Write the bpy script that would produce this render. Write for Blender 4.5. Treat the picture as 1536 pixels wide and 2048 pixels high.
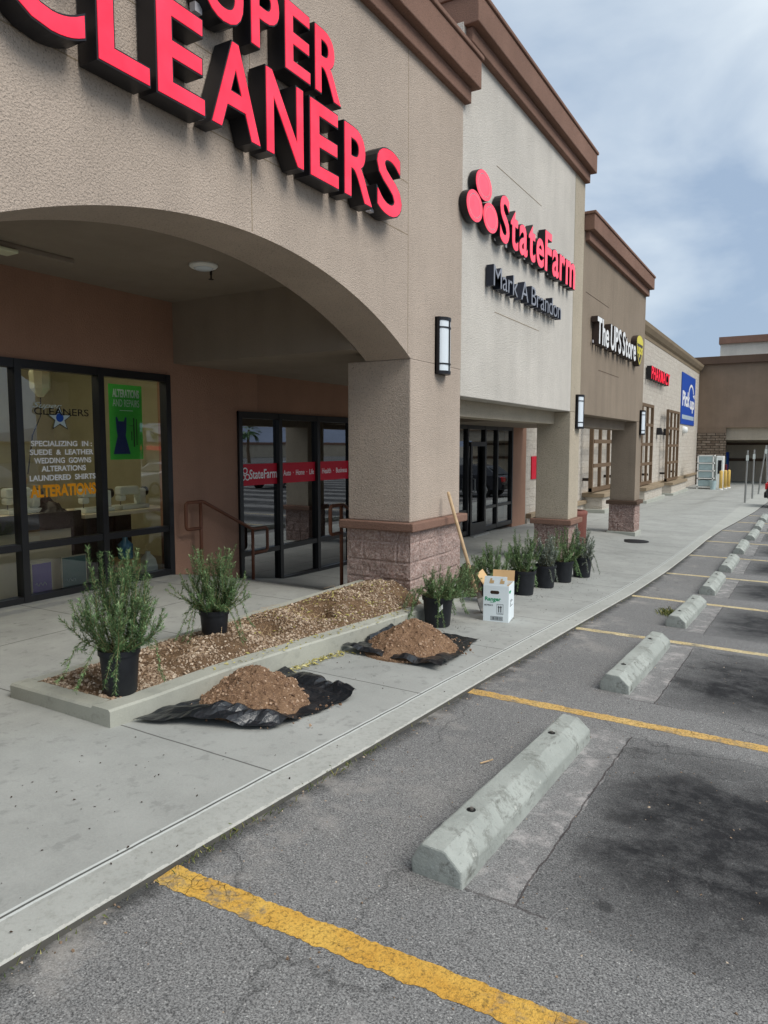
import bpy, math, random
from mathutils import Vector, Matrix
import numpy as np

# ------------------------------------------------------------------ clear, camera, world, sun
for o in list(bpy.data.objects): bpy.data.objects.remove(o)
scn = bpy.context.scene
COL = scn.collection
R = math.radians
cd = bpy.data.cameras.new('camera'); cam = bpy.data.objects.new('camera', cd); COL.objects.link(cam)
cam.location = (0, 0, 0); cam.rotation_euler = (R(90 - 5.3164), 0, R(30.2969))
cd.sensor_fit = 'VERTICAL'; cd.sensor_height = 24; cd.sensor_width = 18; cd.lens = 16.875
cd.clip_start = 0.05; cd.clip_end = 6000
scn.camera = cam
scn.view_settings.view_transform = 'Standard'; scn.view_settings.look = 'None'
scn.view_settings.exposure = 0.64; scn.view_settings.gamma = 1

SUN_EL, SUN_AZ = R(47), R(96)          # azimuth measured from +Y towards +X
world = bpy.data.worlds.new('World'); scn.world = world; world.use_nodes = True
wn, wl = world.node_tree.nodes, world.node_tree.links
wn.clear()
wo = wn.new('ShaderNodeOutputWorld'); bg = wn.new('ShaderNodeBackground')
sky = wn.new('ShaderNodeTexSky'); sky.sky_type = 'NISHITA'; sky.sun_disc = False
sky.sun_elevation = SUN_EL; sky.sun_rotation = SUN_AZ
sky.air_density = 1.0; sky.dust_density = 1.5; sky.ozone_density = 1.6
tc = wn.new('ShaderNodeTexCoord')
mp = wn.new('ShaderNodeMapping'); mp.inputs['Scale'].default_value = (1.0, 1.0, 2.6); mp.inputs['Location'].default_value = (0.35, 0.2, 0.1)
nz = wn.new('ShaderNodeTexNoise'); nz.inputs['Scale'].default_value = 2.3; nz.inputs['Detail'].default_value = 8; nz.inputs['Roughness'].default_value = 0.5
nz.inputs['Distortion'].default_value = 0.35
rp = wn.new('ShaderNodeValToRGB'); e = rp.color_ramp.elements
e[0].position = 0.40; e[0].color = (4.0, 5.2, 6.9, 1); e[1].position = 0.72; e[1].color = (9.2, 10.1, 10.7, 1)
# a paler, brighter overhead band as in an overcast sky
sp = wn.new('ShaderNodeSeparateXYZ'); mr = wn.new('ShaderNodeMapRange')
mr.inputs['From Min'].default_value = 0.0; mr.inputs['From Max'].default_value = 0.62
mr.inputs['To Min'].default_value = -0.12; mr.inputs['To Max'].default_value = 0.17
ad = wn.new('ShaderNodeMath'); ad.operation = 'ADD'
mx = wn.new('ShaderNodeMixRGB'); mx.inputs['Fac'].default_value = 0.82
wl.new(tc.outputs['Generated'], mp.inputs['Vector']); wl.new(mp.outputs['Vector'], nz.inputs['Vector'])
wl.new(tc.outputs['Generated'], sp.inputs['Vector']); wl.new(sp.outputs['Z'], mr.inputs['Value'])
wl.new(nz.outputs['Fac'], ad.inputs[0]); wl.new(mr.outputs['Result'], ad.inputs[1])
wl.new(ad.outputs['Value'], rp.inputs['Fac'])
wl.new(sky.outputs['Color'], mx.inputs['Color1']); wl.new(rp.outputs['Color'], mx.inputs['Color2'])
wl.new(mx.outputs['Color'], bg.inputs['Color']); bg.inputs['Strength'].default_value = 0.066
wl.new(bg.outputs['Background'], wo.inputs['Surface'])

sl = bpy.data.lights.new('sun', 'SUN'); sun = bpy.data.objects.new('sun', sl); COL.objects.link(sun)
sl.energy = 1.65; sl.angle = R(34); sl.color = (1, 0.96, 0.9)
sd = Vector((math.sin(SUN_AZ) * math.cos(SUN_EL), math.cos(SUN_AZ) * math.cos(SUN_EL), math.sin(SUN_EL)))
sun.rotation_euler = sd.to_track_quat('Z', 'Y').to_euler(); sun.location = (20, 0, 40)

# ------------------------------------------------------------------ ground heights (all in metres, eye height = 0)
GY = [-20, 0, 1.66, 4.36, 7, 9.76, 12.5, 15.4, 18, 21, 24, 40, 53, 200]
GZ = [-1.3, -1.415, -1.49, -1.64, -1.79, -1.96, -2.08, -2.15, -2.19, -2.23, -2.26, -2.45, -2.62, -2.62]
WY = [-20, 0, 6.1, 7.3, 8.2, 15.5, 18.5, 25, 32, 40, 53, 200]
WZ = [-1.42, -1.5, -1.53, -1.79, -1.93, -2.06, -2.11, -2.28, -2.46, -2.56, -2.64, -2.64]
SY = [-20, 0, 6, 13, 20, 200]; SS = [.035, .035, .032, .012, .006, .0]
def xc(Y): return float(np.interp(Y, [0, 18, 20.8, 23.6, 28, 34, 53], [-1.895, -1.895, -1.82, -1.66, -1.45, -1.3, -1.1]))
def lot(X, Y): return float(np.interp(Y, GY, GZ)) - .022 - float(np.interp(Y, SY, SS)) * (min(X, 4) + 1.895)
def side(X, Y): return float(np.interp(Y, GY, GZ)) + .012 * (-1.895 - X)
def walk(X, Y):
    t = min(1, max(0, (-3.3 - X) / .75)); t = t * t * (3 - 2 * t)
    return side(X, Y) * (1 - t) + float(np.interp(Y, WY, WZ)) * t

# ------------------------------------------------------------------ materials
def S(r, g, b):
    f = lambda c: (c / 255 / 12.92) if c / 255 <= .04045 else ((c / 255 + .055) / 1.055) ** 2.4
    return (f(r), f(g), f(b), 1)
def sc(c, k): return (min(1, c[0] * k), min(1, c[1] * k), min(1, c[2] * k), 1)
class NT:
    def __init__(s, name):
        s.m = bpy.data.materials.new(name); s.m.use_nodes = True
        s.n = s.m.node_tree.nodes; s.l = s.m.node_tree.links
        s.b = s.n['Principled BSDF']; s.o = s.n['Material Output']
        s.tc = s.n.new('ShaderNodeTexCoord'); s.P = s.tc.outputs['Object']
    def link(s, a, b): s.l.new(a, b)
    def mapping(s, scale=(1, 1, 1), rot=(0, 0, 0), loc=(0, 0, 0)):
        k = s.n.new('ShaderNodeMapping'); k.inputs['Scale'].default_value = scale; k.inputs['Rotation'].default_value = rot
        k.inputs['Location'].default_value = loc; s.link(s.P, k.inputs['Vector']); return k.outputs['Vector']
    def noise(s, scale, detail=4, rough=.55, vec=None, dist=0):
        k = s.n.new('ShaderNodeTexNoise'); k.inputs['Scale'].default_value = scale; k.inputs['Detail'].default_value = detail
        k.inputs['Roughness'].default_value = rough; k.inputs['Distortion'].default_value = dist
        s.link(vec or s.P, k.inputs['Vector']); return k.outputs['Fac']
    def voro(s, scale, vec=None, feature='F1', out='Distance'):
        k = s.n.new('ShaderNodeTexVoronoi'); k.feature = feature; k.inputs['Scale'].default_value = scale
        s.link(vec or s.P, k.inputs['Vector']); return k.outputs[out]
    def ramp(s, fac, stops):
        k = s.n.new('ShaderNodeValToRGB'); el = k.color_ramp.elements
        while len(el) < len(stops): el.new(.5)
        for i, (p, c) in enumerate(stops):
            el[i].position = p; el[i].color = c if isinstance(c, tuple) else (c, c, c, 1)
        s.link(fac, k.inputs['Fac']); return k.outputs['Color']
    def mix(s, fac, a, b, mode='MIX'):
        k = s.n.new('ShaderNodeMixRGB'); k.blend_type = mode
        for v, i in ((fac, 'Fac'), (a, 'Color1'), (b, 'Color2')):
            if hasattr(v, 'links'): s.link(v, k.inputs[i])
            else: k.inputs[i].default_value = v
        return k.outputs['Color']
    def math(s, op, a, b=0, c=None):
        k = s.n.new('ShaderNodeMath'); k.operation = op
        for i, v in enumerate((a, b) if c is None else (a, b, c)):
            if hasattr(v, 'links'): s.link(v, k.inputs[i])
            else: k.inputs[i].default_value = v
        return k.outputs[0]
    def warp(s, k, sc_=6):
        a = s.n.new('ShaderNodeTexNoise'); a.inputs['Scale'].default_value = sc_; a.inputs['Detail'].default_value = 4; s.link(s.P, a.inputs['Vector'])
        b = s.n.new('ShaderNodeVectorMath'); b.operation = 'MULTIPLY_ADD'; s.link(a.outputs['Color'], b.inputs[0]); b.inputs[1].default_value = (k, k, k); s.link(s.P, b.inputs[2]); return b.outputs[0]
    def xyz(s):
        k = s.n.new('ShaderNodeSeparateXYZ'); s.link(s.P, k.inputs[0]); return k.outputs
    def bump(s, h, strength=.5, dist=.01, normal=None):
        k = s.n.new('ShaderNodeBump'); k.inputs['Strength'].default_value = strength; k.inputs['Distance'].default_value = dist
        s.link(h, k.inputs['Height'])
        if normal: s.link(normal, k.inputs['Normal'])
        s.link(k.outputs['Normal'], s.b.inputs['Normal']); return k.outputs['Normal']
    def fin(s, col=None, rough=.8, spec=.3, metal=0, emit=None, estr=0):
        if col is not None:
            if hasattr(col, 'links'): s.link(col, s.b.inputs['Base Color'])
            else: s.b.inputs['Base Color'].default_value = col
        if hasattr(rough, 'links'): s.link(rough, s.b.inputs['Roughness'])
        else: s.b.inputs['Roughness'].default_value = rough
        s.b.inputs['Specular IOR Level'].default_value = spec; s.b.inputs['Metallic'].default_value = metal
        if emit is not None:
            s.b.inputs['Emission Color'].default_value = emit; s.b.inputs['Emission Strength'].default_value = estr
        return s.m

def plain(name, col, rough=.6, var=.12, vs=4, spec=.3, metal=0, bump=0, bs=60, bd=.003, emit=None, estr=0):
    t = NT(name); c = t.mix(t.ramp(t.noise(vs, 5, .6), [(.3, 0), (.7, 1)]), sc(col, 1 - var), sc(col, 1 + var))
    if bump: t.bump(t.noise(bs, 4, .6), bump, bd)
    return t.fin(c, rough, spec, metal, emit, estr)

def stucco(name, col, var=.10, grain=60, streak=.2, bd=.008, bstr=.65, speck=.3):
    t = NT(name)
    big = t.ramp(t.noise(.9, 5, .6), [(.3, 0), (.7, 1)])
    c = t.mix(big, sc(col, 1 - var), sc(col, 1 + var))
    st = t.ramp(t.noise(3.2, 5, .65, t.mapping((1, 1, .09))), [(.42, 0), (.75, 1)])
    c = t.mix(t.mix(1.0, st, (streak, streak, streak, 1), 'MULTIPLY'), c, sc(col, .55))
    g = t.noise(grain, 3, .62)
    c = t.mix(t.ramp(t.noise(grain * 1.1, 3, .6), [(.30, 1), (.46, 0)]), c, t.mix(min(1, speck * 1.6), c, (0.05, .045, .04, 1)))
    h = t.ramp(g, [(.38, 0), (.62, 1)])
    t.bump(h, bstr, bd)
    return t.fin(c, .92, .12)

def glass(name, tint=(.75, .8, .8, 1), ior=1.75):
    t = NT(name); t.n.remove(t.b)
    tr = t.n.new('ShaderNodeBsdfTransparent'); tr.inputs['Color'].default_value = tint
    gl = t.n.new('ShaderNodeBsdfGlossy'); gl.inputs['Roughness'].default_value = .0; gl.inputs['Color'].default_value = (.95, .97, 1, 1)
    fr = t.n.new('ShaderNodeFresnel'); fr.inputs['IOR'].default_value = ior
    bp = t.n.new('ShaderNodeBump'); bp.inputs['Strength'].default_value = .06; bp.inputs['Distance'].default_value = .003
    t.link(t.noise(2.2, 2, .5), bp.inputs['Height']); t.link(bp.outputs['Normal'], gl.inputs['Normal'])
    ms = t.n.new('ShaderNodeMixShader'); t.link(fr.outputs[0], ms.inputs[0]); t.link(tr.outputs[0], ms.inputs[1]); t.link(gl.outputs[0], ms.inputs[2])
    t.link(ms.outputs[0], t.o.inputs['Surface']); return t.m

def concrete(name, col, var=.13, spots=True, curb=False, bstr=.35, joints=None):
    t = NT(name)
    c = t.mix(t.ramp(t.noise(1.1, 6, .62), [(.3, 0), (.7, 1)]), sc(col, 1 - var), sc(col, 1 + var))
    c = t.mix(t.ramp(t.noise(90, 3, .6), [(.3, 0), (.7, 1)]), sc(col, .9) if False else t.mix(.12, c, (.03, .03, .03, 1)), c)
    if spots:
        sp_ = t.ramp(t.noise(13, 4, .6, t.mapping((1, .75, 1))), [(.57, 0), (.66, 1)])
        c = t.mix(t.mix(1, sp_, (.36, .36, .36, 1), 'MULTIPLY'), c, sc(col, .5))
        c = t.mix(t.mix(1, t.ramp(t.noise(3.4, 5, .6), [(.45, 0), (.62, 1)]), (.25, .25, .25, 1), 'MULTIPLY'), c, sc(col, 1.25))
        sp2 = t.ramp(t.voro(3.3), [(.03, 1), (.055, 0)])
        c = t.mix(t.mix(1, sp2, (.55, .55, .55, 1), 'MULTIPLY'), c, sc(col, .3))
        sp3 = t.ramp(t.noise(.45, 4, .6), [(.5, 0), (.72, 1)])
        c = t.mix(t.mix(1, sp3, (.3, .3, .3, 1), 'MULTIPLY'), c, sc(col, .62))
    h = t.noise(130, 4, .6)
    if curb:
        X, Y, Z = t.xyz()
        wob = t.math('MULTIPLY', t.math('SUBTRACT', t.noise(4, 3, .5), .5), .012)
        d = t.math('ABSOLUTE', t.math('ADD', t.math('ADD', X, wob), 2.10))
        line = t.math('LESS_THAN', d, .0055)
        south = t.math('LESS_THAN', Y, 19)
        line = t.math('MULTIPLY', line, south)
        strip = t.math('GREATER_THAN', X, -2.10)
        c = t.mix(t.math('MULTIPLY', strip, .25), c, S(198, 199, 190))
        pale = t.math('MULTIPLY', t.math('LESS_THAN', t.math('ABSOLUTE', t.math('SUBTRACT', d, .011)), .007), t.math('MULTIPLY', south, .55))
        c = t.mix(pale, c, S(222, 226, 222))
        c = t.mix(t.math('MULTIPLY', line, .8), c, (.045, .045, .04, 1))
        # cross joints in the walk
        f = t.math('FRACT', t.math('DIVIDE', t.math('ADD', t.math('SUBTRACT', Y, 2.56), t.math('ADD', wob, 15.2)), 1.52))
        jl = t.math('MULTIPLY', t.math('LESS_THAN', f, .0075), t.math('LESS_THAN', X, -2.10))
        c = t.mix(t.math('MULTIPLY', jl, .7), c, (.05, .048, .043, 1))
        l2 = t.math('LESS_THAN', t.math('ABSOLUTE', t.math('ADD', t.math('ADD', X, wob), 5.2)), .006)
        c = t.mix(t.math('MULTIPLY', l2, .7), c, (.05, .048, .043, 1))
        ed = t.math('ADD', X, t.math('MULTIPLY', t.math('SUBTRACT', t.noise(11, 5, .7), .5), .075))
        c = t.mix(t.math('MULTIPLY', t.math('MULTIPLY', t.math('GREATER_THAN', ed, -1.913), south), .6), c, S(214, 213, 204))
        c = t.mix(t.math('MULTIPLY', t.math('MULTIPLY', strip, t.ramp(t.noise(30, 5, .75), [(.5, 0), (.66, 1)])), .35), c, S(120, 120, 110))
        h = t.math('SUBTRACT', h, t.math('MULTIPLY', t.math('MAXIMUM', line, jl), 3))
    t.bump(h, bstr, .004)
    return t.fin(c, .88, .2)

m = {}
m['stucco_tan'] = stucco('stucco_tan', S(194, 178, 163), grain=78)
m['stucco_cream'] = stucco('stucco_cream', S(216, 210, 200), grain=80, streak=.2, bd=.008)
m['stucco_sand'] = stucco('stucco_sand', S(192, 180, 160), grain=70)
m['stucco_umber'] = stucco('stucco_umber', S(150, 136, 120), grain=60, streak=.35, bd=.006, speck=.15)
m['stucco_brown'] = stucco('stucco_brown', S(136, 118, 101), grain=40, bd=.006, speck=.1)
m['stucco_terracotta'] = stucco('stucco_terracotta', S(166, 130, 110), grain=60, streak=.2, bd=.004, bstr=.5, speck=.06)
m['soffit'] = stucco('soffit_paint', S(150, 138, 124), grain=60, bd=.003, bstr=.4, speck=.05)
m['trim'] = stucco('trim_brown', S(140, 110, 96), grain=80, var=.14, bd=.005, bstr=.6)
m['trim_dark'] = stucco('trim_dark_brown', S(98, 80, 68), grain=80, bd=.004, bstr=.5)
m['trim_tan'] = stucco('trim_tan', S(150, 134, 112), grain=60, bd=.004, bstr=.4, speck=.08)
def splitface(name, col, col2):
    t = NT(name)
    c = t.mix(t.ramp(t.noise(6, 6, .7), [(.3, 0), (.7, 1)]), col, col2)
    c = t.mix(t.ramp(t.noise(45, 4, .7), [(.4, 0), (.66, 1)]), c, S(196, 178, 170))
    c = t.mix(t.ramp(t.noise(70, 3, .7), [(.30, 1), (.42, 0)]), c, S(70, 55, 50))
    t.bump(t.noise(38, 6, .72), .9, .02); return t.fin(c, .95, .1)
m['split'] = splitface('split_face_block', S(140, 114, 106), S(172, 146, 136))
m['split_dark'] = splitface('split_face_red', S(112, 84, 76), S(146, 116, 106))
m['concrete'] = concrete('concrete_plain', S(176, 178, 168), spots=False)
m['concrete_old'] = concrete('concrete_kerb', S(172, 172, 160))
m['kerb_dirt'] = concrete('kerb_dirt', S(92, 90, 84)); m['walk'] = concrete('concrete_walk', S(162, 163, 158), curb=True)
m['frame'] = plain('dark_bronze_frame', S(30, 30, 32), .35, .1, spec=.5)
m['glass'] = glass('window_glass', (.84, .87, .85, 1), 2.0); m['glass_dark'] = glass('tinted_glass', (.42, .46, .46, 1), 3.3)
m['black_can'] = plain('sign_black', S(24, 23, 27), .4, .1, spec=.4)
m['brown_can'] = plain('sign_brown', S(62, 50, 44), .45, .1, spec=.4)
def face(name, col, e): 
    t = NT(name); k = t.ramp(t.noise(4.5, 3, .5), [(.32, 0), (.7, 1)]); c = t.mix(k, sc(col, .86), sc(col, 1.05))
    c = t.mix(t.ramp(t.noise(7, 5, .7, t.mapping((1, 1, .25))), [(.55, 0), (.8, .3)]), c, S(150, 60, 60))
    t.link(t.mix(k, sc(col, .9), (min(1, col[0]), col[1] * 1.6 + .03, col[2] * 1.4 + .03, 1)), t.b.inputs['Emission Color'])
    t.fin(c, .34, .5); t.b.inputs['Emission Strength'].default_value = e; return t.m
m['red_face'] = face('red_acrylic', S(246, 30, 62), .42)
m['pink_face'] = face('pink_acrylic', S(250, 60, 84), .42)
m['grey_face'] = plain('grey_acrylic', S(140, 142, 150), .35)
m['blueblack'] = plain('blue_black', S(38, 42, 54), .4)
m['white_face'] = plain('white_acrylic', S(240, 240, 238), .4, .04)
m['yellow_face'] = plain('yellow_acrylic', S(225, 210, 70), .4)
m['grey_tag'] = plain('pale_tag', S(185, 182, 186), .5)
m['sconce_glass'] = plain('opal_glass', S(226, 234, 240), .25, .03)
m['railing'] = plain('brown_railing', S(112, 72, 54), .5, .15)
m['black_pot'] = plain('black_plastic', S(34, 36, 40), .5, .25, 12)
m['soil'] = plain('potting_soil', S(58, 44, 34), .95, .3, 40, bump=.8, bs=80, bd=.01)
def foliage(name, c1, c2, c3):
    t = NT(name); g = t.n.new('ShaderNodeNewGeometry')
    c = t.ramp(g.outputs['Random Per Island'], [(0, c1), (.55, c2), (1, c3)])
    return t.fin(c, .55, .35)
m['rosemary'] = foliage('rosemary_leaf', S(58, 86, 50), S(92, 126, 76), S(150, 172, 122))
m['rosemary_pale'] = foliage('rosemary_pale_leaf', S(72, 88, 70), S(120, 132, 116), S(190, 194, 186))
m['stem'] = plain('woody_stem', S(128, 120, 84), .8, .2, 30)
m['grass'] = foliage('weed_leaf', S(70, 84, 44), S(112, 120, 66), S(160, 152, 96))
m['litter'] = foliage('fallen_leaf', S(134, 124, 60), S(176, 166, 92), S(206, 196, 140))
m['pebble'] = foliage('pebble', S(104, 84, 66), S(156, 132, 108), S(208, 190, 168))
def dirt(name, a=S(118, 92, 72), b=S(158, 128, 102)):
    t = NT(name)
    c = t.mix(t.ramp(t.noise(9, 6, .7), [(.3, 0), (.7, 1)]), a, b)
    c = t.mix(t.ramp(t.voro(70), [(.1, 1), (.3, 0)]), c, S(186, 150, 116))
    t.bump(t.noise(55, 6, .75), 1, .02); return t.fin(c, .97, .08)
m['dirt'] = dirt('dug_soil'); m['bed'] = dirt('bed_earth', S(98, 78, 60), S(136, 112, 88))
m['clod'] = foliage('soil_clod', S(100, 76, 58), S(142, 112, 88), S(196, 168, 142))
def bag():
    t = NT('black_sheeting'); t.bump(t.noise(14, 5, .6, dist=1.2), .5, .012)
    return t.fin(S(28, 31, 35), .30, .7)
m['bag'] = bag()
m['carton'] = plain('white_carton', S(232, 240, 242), .6, .03); m['kraft'] = plain('kraft_board', S(206, 172, 126), .75, .06)
m['green_ink'] = plain('green_ink', S(0, 150, 96), .6, .05); m['black_ink'] = plain('black_ink', S(40, 42, 46), .6, .05)
m['wood'] = plain('ash_handle', S(196, 168, 132), .6, .15, 18); m['steel'] = plain('worn_steel', S(120, 116, 110), .45, .2, 20, metal=.6)
m['galv'] = plain('galvanised', S(150, 152, 150), .5, .1, metal=.3)
m['white'] = plain('white_paint', S(235, 235, 230), .6, .04); m['ink_white'] = plain('white_vinyl', S(250, 250, 250), .5, .03, emit=None)
m['orange'] = plain('amber_vinyl', S(252, 166, 24), .5, .05); m['dark_vinyl'] = plain('charcoal_vinyl', S(30, 28, 26), .5, .05)
m['red_vinyl'] = plain('red_vinyl', S(206, 22, 50), .45, .05); m['blue'] = plain('blue_print', S(24, 74, 168), .5, .05)
m['silver_vinyl'] = plain('silver_vinyl', S(190, 205, 205), .5, .05)
m['poster_green'] = plain('green_poster', S(84, 212, 84), .5, .1); m['navy'] = plain('navy_print', S(36, 60, 130), .5, .1)
m['purple'] = plain('purple_board', S(110, 90, 170), .6, .1); m['teal'] = plain('teal_board', S(96, 128, 128), .6, .1)
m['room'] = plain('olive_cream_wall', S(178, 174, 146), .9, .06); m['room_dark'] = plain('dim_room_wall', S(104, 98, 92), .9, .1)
m['room_floor'] = plain('room_floor', S(120, 112, 100), .7, .1); m['desk'] = plain('desk_laminate', S(206, 196, 172), .6, .06)
m['dark_wood'] = plain('dark_edge', S(52, 44, 38), .6, .1); m['machine'] = plain('machine_enamel', S(214, 220, 214), .35, .05)
m['jug'] = plain('milky_plastic', S(220, 222, 190), .35, .05, emit=None); m['jug_blue'] = plain('blue_bottle', S(70, 130, 170), .2, .2, spec=.6)
m['lamp'] = plain('fluorescent', (1, 1, 1, 1), .5, 0, emit=S(255, 244, 214), estr=10)
m['black'] = plain('matt_black', S(18, 18, 18), .6, .1); m['brown_wood'] = plain('brown_timber', S(108, 88, 68), .75, .12, 8)
m['bollard_yellow'] = plain('bollard_yellow', S(222, 184, 100), .5, .08); m['bin'] = plain('bin_brown_red', S(128, 80, 70), .7, .12, 20, bump=.4, bs=120)
m['ice'] = plain('frosted_panel', S(170, 190, 192), .3, .1); m['carpaint'] = plain('car_paint', S(40, 40, 46), .25, .05, spec=.6)
m['car_red'] = plain('tail_lamp_red', S(190, 20, 24), .25, .05, spec=.6); m['car_white'] = plain('car_paint_white', S(215, 215, 215), .25, .05, spec=.6)
m['dark_red'] = plain('dark_red_panel', S(96, 34, 38), .5, .2); m['tyre'] = plain('tyre', S(28, 28, 28), .8, .1); m['chrome'] = plain('bright_metal', S(200, 200, 200), .2, .05, metal=.9)
m['hill'] = plain('far_hill', S(112, 122, 142), .95, .15, .01); m['trunk'] = plain('palm_trunk', S(112, 92, 72), .9, .2)
m['earth'] = plain('far_ground', S(128, 122, 112), .95, .1, .05)

def asphalt():
    t = NT('asphalt'); X, Y, Z = t.xyz()
    base = t.mix(t.ramp(t.noise(.8, 6, .6), [(.3, 0), (.7, 1)]), S(86, 86, 86), S(116, 115, 113))
    fine = t.ramp(t.noise(150, 4, .8), [(.39, 0), (.61, 1)])
    c = t.mix(fine, t.mix(.62, base, (.010, .010, .012, 1)), t.mix(.5, base, S(188, 187, 184)))
    agg = t.ramp(t.voro(85), [(.16, 1), (.34, 0)])
    sel = t.ramp(t.noise(45, 3, .6), [(.50, 0), (.64, .75)])
    c = t.mix(t.mix(1, agg, t.mix(1, sel, (.95, .95, .95, 1), 'MULTIPLY'), 'MULTIPLY'), c, S(205, 203, 198))
    # stall bays: position inside a bay, 0..1
    f = t.math('FRACT', t.math('DIVIDE', t.math('ADD', t.math('SUBTRACT', Y, 1.70), 27.3), 2.73))
    wob = t.math('MULTIPLY', t.math('SUBTRACT', t.noise(5, 4, .6), .5), .09)
    Xw = t.math('ADD', X, wob)
    inbay = t.math('MULTIPLY', t.math('GREATER_THAN', f, .2), t.math('LESS_THAN', t.math('ADD', f, wob), .93))
    # oily driving patch in the middle of each bay
    fy = t.math('ABSOLUTE', t.math('SUBTRACT', f, .56))
    oilm = t.math('MULTIPLY', t.ramp(t.math('ADD', t.math('ADD', X, .98), t.math('MULTIPLY', t.math('SUBTRACT', t.noise(2.2, 4, .6), .5), .6)), [(.0, 0), (.12, 0), (.5, 1)]), t.ramp(fy, [(.16, 1), (.40, 0)]))
    on = t.mix(.5, t.ramp(t.noise(1.5, 6, .62, dist=.4), [(.22, 0), (.46, 1)]), t.ramp(t.noise(6.5, 7, .8), [(.30, 0), (.56, 1)]), 'MULTIPLY')
    c = t.mix(t.mix(1, oilm, t.mix(1, on, (1, 1, 1, 1), 'MULTIPLY'), 'MULTIPLY'), c, (.012, .012, .013, 1))
    on2 = t.ramp(t.noise(3.1, 5, .6, dist=.4), [(.58, 0), (.68, 1)])
    patch = t.math('MULTIPLY', t.math('GREATER_THAN', Xw, -.80), inbay)
    c = t.mix(t.math('MULTIPLY', t.math('MULTIPLY', patch, t.ramp(t.noise(1.2, 4, .6), [(.3, .3), (.7, 1)])), .34), c, (.03, .03, .032, 1))
    c = t.mix(t.math('MULTIPLY', t.math('MULTIPLY', on2, patch), .55), c, (.015, .015, .015, 1))
    # pale strip beside the wheel stops with a crack at its edge
    strip = t.math('MULTIPLY', t.math('MULTIPLY', t.math('GREATER_THAN', X, -1.02), t.math('LESS_THAN', Xw, -.80)), inbay)
    c = t.mix(t.math('MULTIPLY', strip, .18), c, S(150, 147, 144))
    pal = t.ramp(t.noise(7, 6, .7), [(.5, 0), (.66, 1)])
    c = t.mix(t.math('MULTIPLY', t.math('MULTIPLY', strip, pal), .6), c, S(186, 180, 176))
    w2 = t.math('MULTIPLY', t.math('SUBTRACT', t.noise(9, 3, .5), .5), .03)
    crack = t.math('LESS_THAN', t.math('ABSOLUTE', t.math('ADD', t.math('ADD', X, w2), .80)), .004)
    crack = t.math('MULTIPLY', crack, inbay)
    ck = t.math('LESS_THAN', t.math('ABSOLUTE', t.math('SUBTRACT', t.math('ADD', f, t.math('MULTIPLY', w2, .4)), .2)), .0024)
    crack = t.math('MAXIMUM', crack, t.math('MULTIPLY', t.math('MULTIPLY', ck, .7), t.math('MULTIPLY', t.math('GREATER_THAN', X, -1.0), t.math('LESS_THAN', Xw, -.68))))
    c = t.mix(t.math('MULTIPLY', crack, .65), c, (.02, .008, .008, 1))
    # dirt line by the kerb, pale worn spots, blotches
    kd = t.ramp(t.math('ADD', t.math('ADD', X, 1.9), t.math('MULTIPLY', t.math('SUBTRACT', t.noise(7, 5, .65), .5), .16)), [(.02, 1), (.10, 0)])
    c = t.mix(t.math('MULTIPLY', kd, .72), c, (.022, .022, .02, 1))
    wp = t.math('MULTIPLY', t.ramp(t.noise(2.3, 5, .7), [(.52, 0), (.66, 1)]), t.ramp(t.math('ADD', X, 2), [(.15, 1), (.75, 0)]))
    c = t.mix(t.math('MULTIPLY', wp, .62), c, S(168, 163, 156))
    bl = t.ramp(t.voro(1.9), [(.04, 1), (.075, 0)])
    c = t.mix(t.math('MULTIPLY', bl, .6), c, (.02, .02, .02, 1))
    bc_ = t.math('MULTIPLY', t.ramp(t.voro(.75, t.warp(.35, 3), feature='DISTANCE_TO_EDGE'), [(.0, 1), (.006, 0)]), t.ramp(t.noise(.9, 3, .5), [(.50, 0), (.56, 1)]))
    c = t.mix(t.math('MULTIPLY', bc_, .42), c, (.012, .012, .012, 1))
    dr = t.ramp(t.voro(5.5), [(.03, 1), (.07, 0)])
    c = t.mix(t.math('MULTIPLY', t.math('MULTIPLY', dr, t.ramp(t.noise(1.3, 2, .5), [(.45, 0), (.55, 1)])), .55), c, (.02, .02, .02, 1))
    h = t.math('ADD', t.noise(120, 4, .7), t.math('MULTIPLY', agg, .5))
    h = t.math('SUBTRACT', h, t.math('MULTIPLY', crack, 4))
    t.bump(h, .55, .006)
    return t.fin(c, .84, .25)
m['asphalt'] = asphalt()
def paint(name, c1, c2, w0, w1):
    t = NT(name)
    c = t.mix(t.ramp(t.noise(5, 6, .65), [(.3, 0), (.7, 1)]), c1, c2)
    n = t.ramp(t.noise(75, 5, .8), [(w0, 0), (w0 + .12, 1)])
    c = t.mix(t.mix(1, n, (.75, .75, .75, 1), 'MULTIPLY'), c, S(112, 92, 52))
    cr = t.math('MULTIPLY', t.ramp(t.noise(2.6, 5, .7), [(.5, 0), (.62, 1)]), t.ramp(t.voro(11, t.warp(.12), feature='DISTANCE_TO_EDGE'), [(.0, 1), (.02, 0)]))
    c = t.mix(t.mix(1, cr, (.45, .45, .45, 1), 'MULTIPLY'), c, S(120, 88, 40))
    c = t.mix(t.ramp(t.noise(4.2, 6, .8), [(w1, 0), (w1 + .12, .85)]), c, S(122, 118, 110))
    t.bump(t.math('ADD', t.noise(70, 4, .75), t.math('MULTIPLY', cr, -1)), .9, .010); return t.fin(c, .8, .25)
m['paint'] = paint('yellow_paint', S(206, 152, 62), S(228, 186, 92), .50, .54)
m['paint_mid'] = paint('worn_yellow_paint', S(210, 166, 92), S(226, 192, 126), .48, .52)
m['paint_pale'] = paint('faded_yellow_paint', S(210, 188, 138), S(222, 208, 172), .48, .52)
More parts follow.
